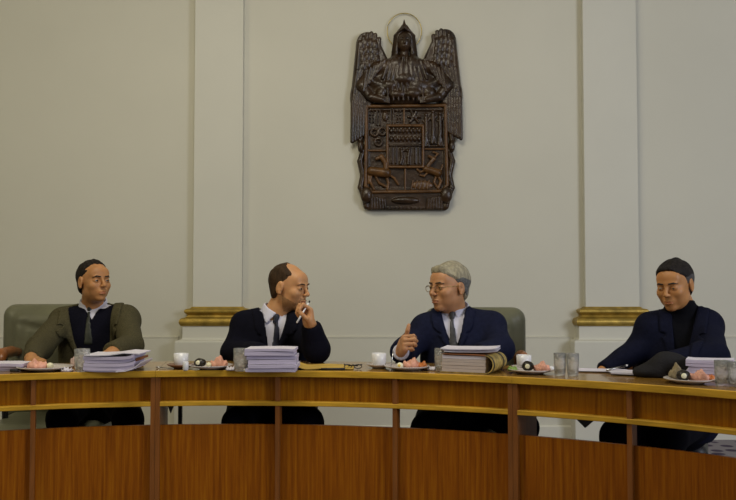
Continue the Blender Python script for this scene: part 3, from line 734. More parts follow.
    ncx = float(TF.R[:, 0] @ (nb - TF.o))          # where the neck sits across the chest
    f_ = np.clip((z - Vz1) / (Vz0 - Vz1), 0, 1.3); ctr = vx + (ncx - vx) * f_
    half = vw * f_ ** c.get('vpow', .8) + c.get('vopen', 0.0)
    vin = (half - np.abs(tx - ctr)).astype(np.float32)         # > 0 inside the opening
    vin = np.minimum(vin, (z - Vz1) + (1 if c.get('vopen') else 0) * 1.0)
    folds = (noise_like(x, y, z * .6, c['seed'], 15) * .0036).astype(np.float32)
    h_ = lambda a, b, k: np.minimum(a, b) - np.maximum(k - np.abs(a - b), 0) ** 2 / k * .25
    jk = h_(B.D - .017, Am.D - .016, .03) + folds
    e1 = jk
    front = ty                                                  # > 0 on the chest side
    cut = np.minimum(vin, front + .01)
    collar_cut = np.maximum(.062 - nr, -.3); zc = nb[2] + .052 - (fwd[0] * (x - nb[0]) + fwd[1] * (y - nb[1])) * .45
    def wristcut(D, extra=0.0):
        for h in ('L', 'R'):
            e_, w_ = np.array(c['el' + h]), np.array(c['wr' + h]); d = (w_ - e_) / np.linalg.norm(w_ - e_)
            q0 = w_ - d * (.004 - extra); pl = (x - q0[0]) * d[0] + (y - q0[1]) * d[1] + (z - q0[2]) * d[2]
            near = np.sqrt((x - w_[0]) ** 2 + (y - w_[1]) ** 2 + (z - w_[2]) ** 2) < .14
            D = np.where(near, np.maximum(D, pl), D)
        return D.astype(np.float32)
    nearneck = nr < .115; J = h_(np.maximum(B.D - .017, cut), Am.D - .016, .02) + folds; J = np.maximum(J, np.where(nearneck, z - zc, -1)); J = np.maximum(J, -(z - c.get('hem', .43))); J = wristcut(J)
    cav = np.sqrt((x - NF[0]) ** 2 + (y - NF[1] ) ** 2) - .072
    J = np.maximum(J, np.where(z > nb[2] - .035, -cav, -1)).astype(np.float32)
    vj = Vol(B.X, B.Y, B.Z); vj.D = J; jm = mat('jacket_' + c['id'], c['jacket'], .9, spec=.12, var=c.get('jvar', .15), scale=c.get('jscale', 60), bump=.25, bscale=160)
    vol_obj('jacket', vj, jm, T, relax=2)
    for s in (-1, 1):                                            # lapels
        band = (half - np.abs(tx - ctr)); lw = c.get('lapel', .045) * np.clip(f_ * 1.6, .12, 1)
        Lp = np.maximum(e1 - .007, band); Lp = np.maximum(Lp, -(band + lw)); Lp = np.maximum(Lp, -front + .02); Lp = np.maximum(Lp, -(z - Vz1 - .02)); Lp = np.maximum(Lp, np.where(nearneck, z - zc - .002, -1))
        notch = np.abs(z - (nb[2] - .085)) - .006; Lp = np.maximum(Lp, -np.maximum(notch, -(-band - lw * .62)))
        Lp = np.maximum(Lp, -s * (tx - ctr)); Lp = np.maximum(Lp, -(e1 + .009)); Lp = np.maximum(Lp, np.where(z > nb[2] - .035, -cav, -1))
        vl = Vol(B.X, B.Y, B.Z); vl.D = Lp.astype(np.float32); vol_obj('lapel', vl, jm, T, relax=1, single=True)
    # shirt or jumper under it
    zs = nb[2] + .036 - (fwd[0] * (x - nb[0]) + fwd[1] * (y - nb[1])) * .18
    def layer(off, z0): 
        D = np.maximum(B.D - off, -(z - z0)); D = np.maximum(D, np.where(nearneck, z - zs, -1)); return D
    if c.get('turtle'):
        vs = Vol(B.X, B.Y, B.Z); vs.D = layer(.007, .55).astype(np.float32)
        vs.add(cone(nb + np.array([0, 0, -.03]), np.array(HF.w((0, -.022, -.080))), .072, .066 * hk), .02)
        vs.D = np.maximum(vs.D, z - (nb[2] + .062)).astype(np.float32)
        vol_obj('turtleneck', vs, mat('turtleneck_cloth', (.005, .005, .007), .9, spec=.1, bump=.2), T)
    else:
        vs = Vol(B.X, B.Y, B.Z); vs.D = layer(.004, .55).astype(np.float32); vol_obj('shirt', vs, M['white_cloth'], T)
        if c.get('vest'):
            vz, vvw, vtop = c['vest']; fv_ = np.clip((z - vz) / (vtop - vz), 0, 1.4)
            vv = np.minimum(vvw * fv_ - np.abs(tx - ncx * fv_), ty + .0)
            vs2 = Vol(B.X, B.Y, B.Z); D = np.maximum(B.D - .0105, vv); D = np.maximum(D, np.where(nearneck, z - zs + .02, -1)); D = np.maximum(D, -(z - .55)); vs2.D = D.astype(np.float32)
            vol_obj('jumper', vs2, mat('jumper_' + c['id'], c['vestcol'], .95, spec=.1, bump=.3, bscale=120), T)
        # collar: two flaps round the neck
        up = np.array(HF.w((0, -.030, -.055))) - nb; up /= np.linalg.norm(up); CFm = yaw_frame(nb, np.append(TF.R[:2, 1], 0) , up=up)
        a = .10; vc = Vol(axis(nb[0] - a, nb[0] + a, .004), axis(nb[1] - a, nb[1] + a, .004), axis(nb[2] - .08, nb[2] + .07, .004))
        cx, cy, cz = CFm.loc(*vc.grid()); rr = np.sqrt(cx ** 2 + (cy * .95) ** 2)
        R0 = .0685 - cz * .10
        D = np.abs(rr - R0) - .0045
        topz = .046 - cy * .35; botz = -.004 - np.clip(cy, 0, 1) * .75 + np.abs(cx) * .35 * (cy > 0)
        D = np.maximum(D, cz - topz); D = np.maximum(D, botz - cz)
        D = np.maximum(D, np.where(cy > 0, (.004 + np.clip(.026 - cz, 0, .1) * .45) - np.abs(cx), -1))
        vc.D = D.astype(np.float32); vol_obj('collar', vc, M['white_cloth'], T)
        if c.get('tie'):
            tm = mat('tie_' + c['id'], c['tie'], .5, var=.6, scale=c.get('tscale', 30))
            fr_ = (tz - (-.3)); tieW = np.clip(.012 + (nb[2] - .05 - z) * .11, .010, .036); tx0 = ncx * np.clip((z - .70) / (nb[2] - .70), 0, 1)
            D = np.maximum(B.D - .013, np.abs(tx - tx0 - c.get('tieskew', 0) * (nb[2] - z)) - tieW); D = np.maximum(D, -(B.D - .003)); D = np.maximum(D, -ty + .02); D = np.maximum(D, z - (nb[2] - .01)); D = np.maximum(D, -(z - c.get('tiebot', .62)))
            vt = Vol(B.X, B.Y, B.Z); vt.D = D.astype(np.float32); tie = vol_obj('tie', vt, tm, T)
            kp = CFm.w((0, .072, -.012)); vk = Vol(*[axis(kp[i] - .04, kp[i] + .04, .004) for i in range(3)])
            vk.add(cone((0, .070, .004), (0, .076, -.022), .015, .011, CFm)); vol_obj('tie_knot', vk, tm, T)
    # shirt cuffs
    for h in ('L', 'R'):
        if c.get('cuff' + h):
            e_, w_ = np.array(c['el' + h]), np.array(c['wr' + h]); d = (w_ - e_) / np.linalg.norm(w_ - e_)
            vq = Vol(*[axis(w_[i] - .07, w_[i] + .07, .005) for i in range(3)]); vq.add(cone(w_ - d * .03, w_ + d * .012, .037, .036))
            gx, gy, gz = vq.grid(); pl = (gx - w_[0]) * d[0] + (gy - w_[1]) * d[1] + (gz - w_[2]) * d[2]; vq.D = np.maximum(vq.D, pl - .014); vq.D = np.maximum(vq.D, -pl - .03).astype(np.float32)
            vol_obj('shirt_cuff', vq, M['white_cloth'], T)
    # trousers and shoes
    lo = np.array(knees + ankles + [pel]).min(0) - .13; hi = np.array(knees + ankles + [pel]).max(0) + .16; hi[2] = .62; lo[2] = .0; lo[:2] -= .04
    v = Vol(axis(lo[0], hi[0], .013), axis(lo[1], hi[1], .013), axis(lo[2], hi[2], .013))
    v.add(ell((0, 0, 0), (.18, .14, .12), Frame(pel, TF.R)), .02); v.add(ell((0, .01, -.20), (.172, .137, .21), TF), .06)
    for s, kn, an in zip((-1, 1), knees, ankles):
        hip = pel + side * s * .09; v.add(cone(hip, kn, .093, .070), .04); v.add(cone(kn, an + [0, 0, .02], .068, .052), .03)
    gx, gy, gz = v.grid(); v.D += (noise_like(gx, gy, gz, c['seed'] + 5, 14) * .003).astype(np.float32)
    vol_obj('trousers', v, c.get('trousers', M['trousers']), T)
    for an in ankles:
        f2 = np.append(fwd[:2], 0); v = Vol(*[axis((an + f2 * .08)[i] - (.18 if i < 2 else .1), (an + f2 * .08)[i] + (.18 if i < 2 else .08), .009) for i in range(3)])
        v.add(cone(an * [1, 1, 0] + [0, 0, .05], an * [1, 1, 0] + [0, 0, .05] + f2 * .17, .045, .04), .02); v.add(cone(an, an * [1, 1, 0] + [0, 0, .05], .047, .045), .02)
        gx, gy, gz = v.grid(); v.D = np.maximum(v.D, .004 - gz).astype(np.float32); vol_obj('shoe', v, M['shoe'], T)
    return T, HF

FIST = (70, 85, 50)
flat_thumb = [(.030, .004, .022), (.050, .012, .050), (.055, .016, .078), (.054, .018, .098)]
def arr(v): return np.array(v)
def kn(px1, px2, D, z=.50): return [PZ(px1, z, D), PZ(px2, z, D)]

m1 = dict(id='first', seed=11, label='seated person in olive tweed jacket, dark jumper and tie, leftmost of the four',
    skin=(.43, .20, .075), head=arr(P(94.0, 281.5, 4.36)), look=(46, 3), k=.93, smile=.006, gaze=(62, 2),
    neck=arr(P(93, 308.5, 4.44)), shL=arr(P(64, 322, 4.42)), shR=arr(P(126, 321, 4.38)), pelvis=arr(PZ(98, .54, 4.44)), tw=(.10, -1),
    fwd=(.2, -.98, 0), elL=arr(PZ(40, .80, 4.12)), wrL=arr(PZ(31, .785, 3.72)), elR=arr(PZ(131, .81, 4.12)), wrR=arr(PZ(112, .80, 3.88)),
    knees=kn(62, 128, 3.86), hands=[dict(wrist=arr(PZ(31, .782, 3.71)), k=.82, d=(.8, -.6, -.1), n=(0, 0, -1), t=(0, -1, 0), curls=(45, 60, 35), thumb=flat_thumb),
        dict(wrist=arr(PZ(112, .790, 3.87)), d=(-.8, -.4, -.1), n=(0, 0, -1), t=(0, -1, 0), curls=(20, 25, 15), thumb=flat_thumb)],
    hair=(.014, .010, .008), hairline=[(-.095, -.09), (-.085, -.05), (-.05, -.038), (-.03, -.030), (.0, .008), (.03, .018), (.05, .034), (.075, .052), (.13, .052)], bald=-.35, thick=.006,
    jacket=(.066, .058, .030), jvar=.35, jscale=150, vtop=1.01, vbot=.66, vw=.075, vopen=.045, vx=-.03, lapel=.05, vest=(.93, .060, 1.02), vestcol=(.005, .005, .011), tie=(.015, .018, .012), tiebot=.80)
m2 = dict(id='second', seed=23, label='seated balding person in near-black suit holding a white pen by the mouth',
    skin=(.53, .265, .115), head=arr(P(289, 287, 4.06)), look=(64, -6), k=.94, stub=1.0, stubcol=(.30, .15, .06), nose=1.0, gaze=(70, -4), roll=.0,
    neck=arr(P(274, 317, 4.10)), shL=arr(P(244, 325, 4.12)), shR=arr(P(300, 329, 4.06)), pelvis=arr(PZ(270, .55, 4.22)), tw=(.28, -1),
    fwd=(.02, -1, 0), elL=arr(PZ(232, .785, 4.06)), wrL=arr(PZ(262, .80, 3.84)), elR=arr(PZ(316, .812, 3.90)), wrR=arr(P(310.5, 324, 3.85)),
    knees=kn(238, 306, 3.74), hands=[dict(wrist=arr(PZ(262, .79, 3.83)), d=(.7, -.5, -.1), n=(0, 0, -1), t=(0, -1, 0), curls=(20, 25, 15), thumb=flat_thumb),
        dict(wrist=arr(P(310.0, 327, 3.85)), d=(-.12, -.10, 1), n=(-.80, -.45, 0), t=(-.4, -.8, 0), curls=[(50, 80, 45), (62, 85, 48), (70, 85, 48), (74, 85, 48)], thumb=[(.028, .006, .022), (.038, .030, .048), (.034, .048, .070), (.026, .056, .086)], fine=True, k=.95)],
    hair=(.040, .022, .010), brow=(.06, .03, .012), hairline=[(-.095, -.09), (-.085, -.05), (-.05, -.038), (-.03, -.030), (.0, .010), (.03, .022), (.05, .030), (.075, .022), (.10, -.005), (.13, -.03)], bald=.3, thick=.0035,
    jacket=(.0040, .0042, .010), vtop=1.00, vbot=.74, vw=.062, vx=.02, lapel=.05, tie=(.010, .012, .03), tiebot=.70, cuffL=False, cuffR=False)
m3 = dict(id='third', seed=37, label='seated grey-haired person in navy suit and spectacles, raising one thumb',
    skin=(.47, .23, .105), head=arr(P(449, 287, 4.0)), look=(-52, -2), k=.97, jaw=1.06, gaze=(-60, -2),
    neck=arr(P(454, 314, 4.05)), shL=arr(P(425, 330, 4.02)), shR=arr(P(490, 326, 4.02)), pelvis=arr(PZ(460, .55, 4.08)), tw=(-.22, -1),
    fwd=(-.25, -1, 0), elL=arr(PZ(405, .80, 3.95)), wrL=arr(P(401.0, 352, 3.70)), elR=arr(PZ(500, .812, 3.90)), wrR=arr(PZ(478, .80, 3.80)),
    knees=kn(428, 522, 3.62), hands=[dict(wrist=arr(P(401.5, 347.5, 3.685)), d=(.12, -.85, .30), n=(.95, .1, 0), t=(0, .0, 1), curls=FIST, thumb=[(.026, .010, .022), (.044, .018, .046), (.068, .022, .066), (.092, .028, .074)], fine=True, k=.9),
        dict(wrist=arr(PZ(478, .79, 3.80)), d=(-1, -.05, -.1), n=(0, 0, -1), t=(0, -1, 0), curls=(20, 25, 15), thumb=flat_thumb)],
    hair=(.30, .27, .19), brow=(.05, .035, .02), hairline=[(-.095, -.09), (-.085, -.05), (-.05, -.038), (-.03, -.030), (-.01, .018), (.0, .024), (.02, .030), (.04, .048), (.058, .070), (.075, .088), (.13, .095)], temples=(.13, .13, .125), thick=.008, topf=1.0, hairadd=[((0, .058, .086), (.050, .030, .020))], part=.25,  # temples: darker sides of the hair, shading put into the colour
    jacket=(.0095, .0115, .030), vtop=1.01, vbot=.76, vw=.062, vx=.0, lapel=.05, vest=(.80, .075, 1.0), vestcol=(.005, .005, .011), tie=(.05, .05, .055), tscale=120, tiebot=.66, cuffL=True)
m4 = dict(id='fourth', seed=51, label='seated dark-haired person in navy jacket and black turtleneck looking down at the papers',
    skin=(.45, .205, .07), head=arr(P(674.5, 284.5, 3.66)), look=(-42, -12), k=.91, jaw=1.10, eyes=.4, smile=.006, gaze=(-45, -45), roll=-.04,
    neck=arr(P(684, 314, 3.74)), shL=arr(P(651, 328, 3.72)), shR=arr(P(707, 328, 3.68)), pelvis=arr(PZ(676, .55, 3.80)), tw=(-.35, -1),
    fwd=(-.55, -.83, 0), elL=arr(PZ(640, .83, 3.72)), wrL=arr(PZ(603, .735, 3.62)), elR=arr(PZ(714, .812, 3.50)), wrR=arr(PZ(668, .80, 3.42)),
    knees=kn(618, 668, 3.42), hands=[dict(wrist=arr(PZ(603, .73, 3.62)), k=.9, d=(-.5, -.2, -.8), n=(0, 0, -1), t=(0, -1, 0), curls=(45, 60, 35), thumb=flat_thumb),
        dict(wrist=arr(PZ(668, .795, 3.42)), k=.8, d=(-.8, .2, -.2), n=(0, 0, -1), t=(0, -1, 0), curls=(20, 30, 20), thumb=flat_thumb)],
    temples=(.075, .070, .068), hair=(.014, .011, .010), hairline=[(-.095, -.09), (-.085, -.05), (-.05, -.038), (-.03, -.030), (-.012, .014), (.0, .024), (.02, .028), (.04, .038), (.058, .052), (.074, .068), (.088, .080), (.13, .088)], thick=.006, topf=.75, hairadd=[((0, .062, .078), (.045, .026, .018))],
    jacket=(.0058, .0068, .018), vtop=1.01, vbot=.70, vw=.052, vx=-.0, lapel=.055, turtle=True)
T1, H1 = person(m1); T2, H2 = person(m2); T3, H3 = person(m3); T4, H4 = person(m4)

# spectacles of the third man
G = bmesh.new()
def hp(x, y, z): return Vector(H3.w((x, y, z))) - T3.location
for s in (-1, 1):
    tube(G, [hp(s * (.031 + .021 * math.cos(t * PI / 12)), .108 - .004 * abs(math.cos(t * PI / 12)), -.004 + .0155 * math.sin(t * PI / 12)) for t in range(24)], .0013, 6, closed=True)
    tube(G, [hp(s * .052, .104, .002), hp(s * .070, .085, .004), hp(s * .081, .01, .006), hp(s * .083, -.01, -.004)], .0014, 6)
tube(G, [hp(-.011, .110, .002), hp(0, .113, .006), hp(.011, .110, .002)], .0013, 6)
bm_obj('spectacles', G, mat('gold_spectacle_wire', (.30, .20, .07), .3, metal=.9), T3, smooth=True, label='thin gold wire spectacles')

def rz_of(f): return math.atan2(-f[0], f[1])
make_chair(Vector((PZ(54, .9, 4.42).x, 4.43, 0)), rz_of((.12, -1)), 'wide olive-grey leather office chair behind the person in the olive jacket', w_=.66, inset=.10)
make_chair(Vector((PZ(477, .9, 4.1).x, 4.14, 0)), rz_of((-.10, -1)), 'olive-grey leather office chair behind the grey-haired person in the navy suit', w_=.52, top=.99)
make_chair(Vector((PZ(270, .5, 4.25).x, 4.30, 0)), rz_of((0, -1)), 'low-backed office chair hidden behind the person with the white pen', w_=.44, top=.78, m=M['black'])
make_chair(Vector((PZ(668, .5, 3.8).x + .02, 3.92, 0)), rz_of((-.4, -1)), 'low-backed office chair hidden behind the person in the black turtleneck', w_=.42, top=.78, m=M['black'])

# ------------------------------------------------------------------ things on the desk
Z = .7505
def tumbler(px, py, label, h=.093, r=.031, group='glass tumblers'):
    o = ON(px, py, Z); bm = bmesh.new(); n = 36
    prof = [(0, .002), (r * .80, .0), (r * .86, .004), (r * .97, h * .5), (r, h), (r - .0022, h), (r * .97 - .0028, h * .5), (r * .84 - .003, .010), (0, .009)]
    lathe(bm, prof, n)
    for v_ in bm.verts:
        a = math.atan2(v_.co.y, v_.co.x); rr = math.hypot(v_.co.x, v_.co.y)
        if rr > r * .83 and .003 < v_.co.z < h * .9: s = 1 + .025 * math.cos(a * 12); v_.co.x *= s; v_.co.y *= s
    ob = bm_obj('glass_tumbler', bm, M['glass'], None, smooth=True, loc=o); tag(ob, label, 'glass', group); return ob
tumbler(82.0, 371.6, 'glass tumbler in front of the olive jacket, left of the thick file')
tumbler(241.0, 371.0, 'glass tumbler left of the tall paper stack')
tumbler(442.0, 371.2, 'glass tumbler left of the yellow-spined binder')
tumbler(560, 375.6, 'glass tumbler right beside the plate with the olive, left of its twin', h=.088, r=.024)
tumbler(573, 376.0, 'glass tumbler of the pair that stands nearer the loose sheets', h=.088, r=.024)
tumbler(722.5, 385.5, 'glass tumbler right of the rightmost plate', h=.088, r=.027)
tumbler(736, 386.5, 'glass tumbler cut by the right edge of the photo', h=.086, r=.027)

def plate(px, py, r, label, m=None, group='food plates on the desk', name='plate', cat='plate'):
    o = ON(px, py, Z); bm = bmesh.new()
    lathe(bm, [(0, .002), (r * .50, .0), (r * .55, .003), (r * .80, .009), (r, .016), (r * .99, .0185), (r * .78, .0125), (r * .55, .007), (0, .006)], 48)
    ob = bm_obj(name, bm, m or M['platerim'], None, smooth=True, loc=o); tag(ob, label, cat, group); return o
def cup(px, py, label, r=.031, h=.056, sr=.062, slabel='', sm=None, handle=1):
    o = plate(px, py, sr, slabel, sm or M['porcelain'], 'saucers', 'saucer', 'saucer')
    T = thing('coffee_cup', label, 'cup', o + Vector((0, 0, .0075)), 'coffee cups')
    bm = bmesh.new(); lathe(bm, [(0, .002), (r * .6, 0), (r * .85, .006), (r * .97, .02), (r, h), (r - .003, h), (r * .93, .02), (r * .8, .009), (0, .008)], 36); bm_obj('cup_body', bm, M['porcelain'], T, smooth=True)
    bm = bmesh.new(); tube(bm, [(handle * .3 * (r * .93 + .018 * math.sin(t * PI / 8)), .95 * (r * .93 + .018 * math.sin(t * PI / 8)), .014 + .034 * t / 8) for t in range(9)], .0038, 8); bm_obj('handle', bm, M['porcelain'], T, smooth=True)
def ham(px, py, w_, d_, h, label, m=None, lift=.010, seed=1, name='ham_slice', cat='ham'):
    """a folded, ruffled slice with real thickness"""
    o = ON(px, py, Z); rnd = np.random.RandomState(seed); n = 18
    u, vv = np.meshgrid(np.linspace(-1, 1, n), np.linspace(-1, 1, n), indexing='ij')
    ph = rnd.rand(4) * 6
    k = np.sqrt(np.maximum(0, 1 - .5 * vv ** 2)); X = u * w_ / 2 * k; Yv = vv * d_ / 2 * np.sqrt(np.maximum(0, 1 - .5 * u ** 2))
    H = h * np.sqrt(1 - (u ** 2) * .9) * np.sqrt(1 - vv ** 2 * .9) * (.8 + .2 * np.sin(u * 5 + ph[0])) + .004 * np.sin(u * 11 + vv * 3 + ph[1]) + .003 * np.sin(vv * 9 + ph[2])
    H = np.maximum(H, 0.002)
    top = np.stack([X, Yv, H + .002], -1).reshape(-1, 3); bot = np.stack([X * .96, Yv * .96, np.zeros_like(H)], -1).reshape(-1, 3)
    V = np.concatenate([top, bot]); F = []; N2 = n * n; I = lambda i, j: i * n + j
    for i in range(n - 1):
        for j in range(n - 1):
            F.append([I(i, j), I(i + 1, j), I(i + 1, j + 1), I(i, j + 1)]); F.append([N2 + I(i, j), N2 + I(i, j + 1), N2 + I(i + 1, j + 1), N2 + I(i + 1, j)])
    ring_ = [I(i, 0) for i in range(n)] + [I(n - 1, j) for j in range(1, n)] + [I(i, n - 1) for i in range(n - 2, -1, -1)] + [I(0, j) for j in range(n - 2, 0, -1)]
    for a, b in zip(ring_, ring_[1:] + ring_[:1]): F.append([b, a, N2 + a, N2 + b])
    ob = mesh_obj(name, V + np.array(o) + [0, 0, lift], F, m or M['ham'], None, smooth=True, origin=o + Vector((0, 0, lift))); tag(ob, label, cat, 'food on the plates'); return ob
def ball(px, py, r, label, m, sq=(1, 1, .85), lift=.008, name='olive', cat='food', amp=.05, cap=None):
    o = ON(px, py, Z); bm = bmesh.new(); bmesh.ops.create_icosphere(bm, subdivisions=4, radius=r)
    for v_ in bm.verts:
        f_ = 1 + amp * math.sin(v_.co.x / r * 4 + v_.co.z / r * 3) * math.cos(v_.co.y / r * 5)
        v_.co = Vector((v_.co.x * sq[0], v_.co.y * sq[1], v_.co.z * sq[2])) * f_
    bmesh.ops.translate(bm, verts=bm.verts, vec=(0, 0, r * sq[2]))
    ob = bm_obj(name, bm, m, None, smooth=True, loc=o + Vector((0, 0, lift))); tag(ob, label, cat, 'food on the plates')
    if cap:
        bm = bmesh.new(); bmesh.ops.create_uvsphere(bm, u_segments=16, v_segments=10, radius=r * .45); bmesh.ops.scale(bm, vec=(1, .5, .9), verts=bm.verts)
        bmesh.ops.translate(bm, verts=bm.verts, vec=(-r * .2, -r * .85, r * .85)); bm_obj(cap[0], bm, cap[1], ob, smooth=True, label=cap[2])
    return ob
def napkin(px, py, w_, label, seed=2): return ham(px, py, w_, .05, .012, label, M['paper'], lift=.001, seed=seed, name='paper_napkin', cat='napkin')

plate(45, 370.4, .112, 'food plate before the person in the olive jacket')
ham(37, 370.3, .085, .07, .034, 'pink ham slice on the leftmost plate', seed=3)
ball(50, 370.3, .014, 'pale egg piece on the leftmost plate', M['egg'], name='egg_piece', cat='egg')
napkin(67, 371.5, .05, 'crumpled paper napkin right of the leftmost plate')
ham(76, 367.0, .05, .06, .05, 'crumpled pinkish paper behind the leftmost tumbler', mat('pink_paper', (.42, .30, .26), .8), lift=0.0, seed=8, name='crumpled_paper', cat='paper')

cup(181, 368.3, 'white coffee cup left of the plate before the suited person with the pen', slabel='dark saucer under the leftmost cup', sm=M['coffee'], sr=.058)
bm = bmesh.new(); lathe(bm, [(0, 0), (.010, 0), (.012, .004), (.0125, .034), (.011, .036), (.010, .034), (.010, .004), (0, .003)], 20)
tag(bm_obj('cream_pot', bm, M['porcelain'], None, smooth=True, loc=ON(185.6, 370.4, Z)), 'tiny white cream pot in front of the leftmost cup', 'cream pot')
bm = bmesh.new(); tube(bm, [(-.04, .02, .004), (-.01, .005, .003), (.02, -.004, .003)], [.0016, .0016, .002], 6); s_ = bmesh.ops.create_uvsphere(bm, u_segments=12, v_segments=8, radius=.011)
bmesh.ops.transform(bm, matrix=Matrix.Translation((-.047, .024, .0045)) @ Matrix.Diagonal((1, .7, .3, 1)), verts=s_['verts'])
tag(bm_obj('teaspoon', bm, M['steel'], None, smooth=True, loc=ON(168, 368.8, Z)), 'steel teaspoon lying left of the leftmost cup', 'spoon')
plate(211, 368.9, .093, 'food plate left of the tall paper stack')
ball(200, 368.8, .023, 'dark olive-brown ball with pale filling on the plate left of the paper stack', M['choc'], sq=(1.1, 1, .8), cap=('filling', M['egg'], 'pale egg filling'))
ball(209, 369.2, .012, 'pale egg piece in the middle of the plate left of the paper stack', M['egg'], name='egg_piece', cat='egg')
ham(219, 368.8, .075, .06, .042, 'pink ham slice on the plate left of the paper stack', seed=5)
napkin(232, 370.2, .052, 'crumpled paper napkin between the plate and the tumbler by the paper stack', 4)

cup(379, 368.0, 'white coffee cup left of the plate before the raised thumb', slabel='white saucer under the middle cup', sm=M['platerim'], sr=.055, handle=-1)
plate(407, 369.8, .096, 'food plate under the raised thumb of the grey-haired person')
ball(400, 370.1, .014, 'yellow-white egg half on the plate under the raised thumb', M['egg'], name='egg_half', cat='egg', cap=('yolk', M['yolk'], 'yellow yolk'))
ham(412, 369.6, .078, .06, .036, 'pink ham slice on the plate under the raised thumb', seed=7)
ham(423, 370.0, .035, .05, .024, 'orange salami slice on the plate under the raised thumb', M['orange'], seed=9, name='salami_slice', cat='salami')
napkin(433, 370.4, .05, 'folded white napkin left of the tumbler by the binder', 6)
bm = bmesh.new(); tube(bm, [(0, 0, 0), (.004, .004, .03), (.01, .01, .062)], [.0022, .002, .003], 6)
tag(bm_obj('teaspoon', bm, M['steel'], None, smooth=True, loc=ON(391, 370.5, Z) + Vector((0, -.0, .014))), 'steel teaspoon standing between the middle cup and the plate under the thumb', 'spoon')

cup(524, 370.2, 'white coffee cup behind the plate right of the binder', slabel='saucer under the rightmost cup', sm=M['platerim'], sr=.052)
plate(531.5, 373.2, .094, 'food plate right of the yellow-spined binder')
ball(528, 373.0, .024, 'dark olive-brown ball with pale filling on the plate right of the binder', M['choc'], cap=('filling', M['egg'], 'pale egg filling'))
ham(542, 372.8, .07, .06, .032, 'pink ham slice on the plate right of the binder', seed=11)
ball(551.5, 373.0, .012, 'pale radish piece at the right rim of the plate right of the binder', M['porcelain'], name='radish', cat='radish')
ham(512.5, 373.2, .04, .03, .014, 'green leaf at the left rim of the plate right of the binder', M['green'], seed=13, name='lettuce_leaf', cat='lettuce')

plate(690, 383.0, .092, 'rightmost food plate, before the person in the turtleneck')
ball(683.5, 383.2, .024, 'dark olive-brown ball with pale filling on the rightmost plate', M['choc'], cap=('filling', M['egg'], 'pale egg filling'))
ham(677, 381.0, .062, .05, .052, 'grey-brown bread roll behind the dark ball on the rightmost plate', M['bread'], seed=17, name='bread_roll', cat='bread')
ham(699, 382.8, .075, .06, .034, 'pink ham slice on the rightmost plate', seed=19)
ham(711, 382.8, .03, .04, .016, 'orange salami slice on the rightmost plate', M['orange'], seed=21, name='salami_slice', cat='salami')

def sheets(name, px, py, w_, d_, hs, label, cat, m_edge, rz=0, mtop=None, jitter=.006, seed=0, group=None, bend=0.0, z0=0, tilt=0.0, sheet_gap=.0012):
    """a pile made of separate leaves of paper: each bundle is a slightly bowed slab, bundles shifted against each other"""
    rnd = random.Random(seed); o = ON(px, py, Z) + Vector((0, 0, z0)); T = thing(name, label, cat, o, group, rz); z = 0.0
    for i, h in enumerate(hs):
        bm = bmesh.new(); nx = 14; dx, dy = rnd.uniform(-jitter, jitter), rnd.uniform(-jitter, jitter); r_ = rnd.uniform(-.03, .03); ww = w_ * rnd.uniform(.96, 1.02)
        ph = rnd.uniform(0, 6); am = rnd.uniform(.3, 1) * min(.0016, sheet_gap * 1.3)
        rows = []
        for k in range(nx + 1):
            u = k / nx - .5; b = bend * (u * 2) ** 4 * (1 if u > 0 else .25) + am * math.sin(u * 7 + ph) * abs(u) * 2 + tilt * u * w_
            P4 = [(u * ww, -d_ / 2, b), (u * ww, -d_ / 2, b + h), (u * ww, d_ / 2, b + h), (u * ww, d_ / 2, b)]
            rows.append([bm.verts.new((x * math.cos(r_) - y * math.sin(r_) + dx, x * math.sin(r_) + y * math.cos(r_) + dy, z + q_ + .0008)) for x, y, q_ in P4])
        for a, b2 in zip(rows, rows[1:]):
            for k in range(4):
                f = bm.faces.new((a[k], a[(k + 1) % 4], b2[(k + 1) % 4], b2[k])); f.material_index = 1 if k == 1 else 0
        bm.faces.new(rows[0]); bm.faces.new(rows[-1])
        bm_obj('document', bm, [m_edge, mtop or M['paper']], T); z += h + sheet_gap
    return T, z
# far-left papers
sheets('paper_stack', 3, 369.6, .20, .13, [.006, .010, .012], 'low stack of lilac papers at the left edge of the photo', 'papers', M['paper2'], seed=1, rz=.03, group='stacks of papers')
bm = bmesh.new(); tube(bm, [(-.018, 0, .006), (.018, .004, .006)], .0055, 8); tag(bm_obj('eraser', bm, M['black'], None, smooth=True, loc=ON(14.5, 372.2, Z)), 'small black eraser lying left of the leftmost plate', 'eraser')
# thick open file before the first man
T, zt = sheets('document_file', 115, 370.2, .205, .17, [.004, .014, .013, .013, .012], 'thick file of lilac papers with curling covers before the olive jacket', 'file', M['paper2'], seed=5, bend=.012, group=None, jitter=.004)
def cover(T, pts, d_, th, m, name, label=None):
    bm = bmesh.new(); rows = [[bm.verts.new(p) for p in ((x, -d_ / 2, z), (x, -d_ / 2, z + th), (x, d_ / 2, z + th), (x, d_ / 2, z))] for x, z in pts]
    for a, b in zip(rows, rows[1:]):
        for k in range(4): bm.faces.new((a[k], a[(k + 1) % 4], b[(k + 1) % 4], b[k]))
    bm.faces.new(rows[0]); bm.faces.new(rows[-1]); bm_obj(name, bm, m, T, label=label)
cover(T, [(-.10, zt + .004), (-.06, zt + .003), (0, zt + .005), (.06, zt + .014), (.125, zt + .010)], .18, .004, M['paper'], 'top_cover')
cover(T, [(.03, -.000 + .001), (.07, .004), (.10, .014), (.125, .032), (.131, .040)], .19, .004, M['paper'], 'bottom_cover')
cover(T, [(.095, .030), (.105, .046), (.122, .05)], .12, .010, M['brown'], 'index_tab', 'brown index tab')
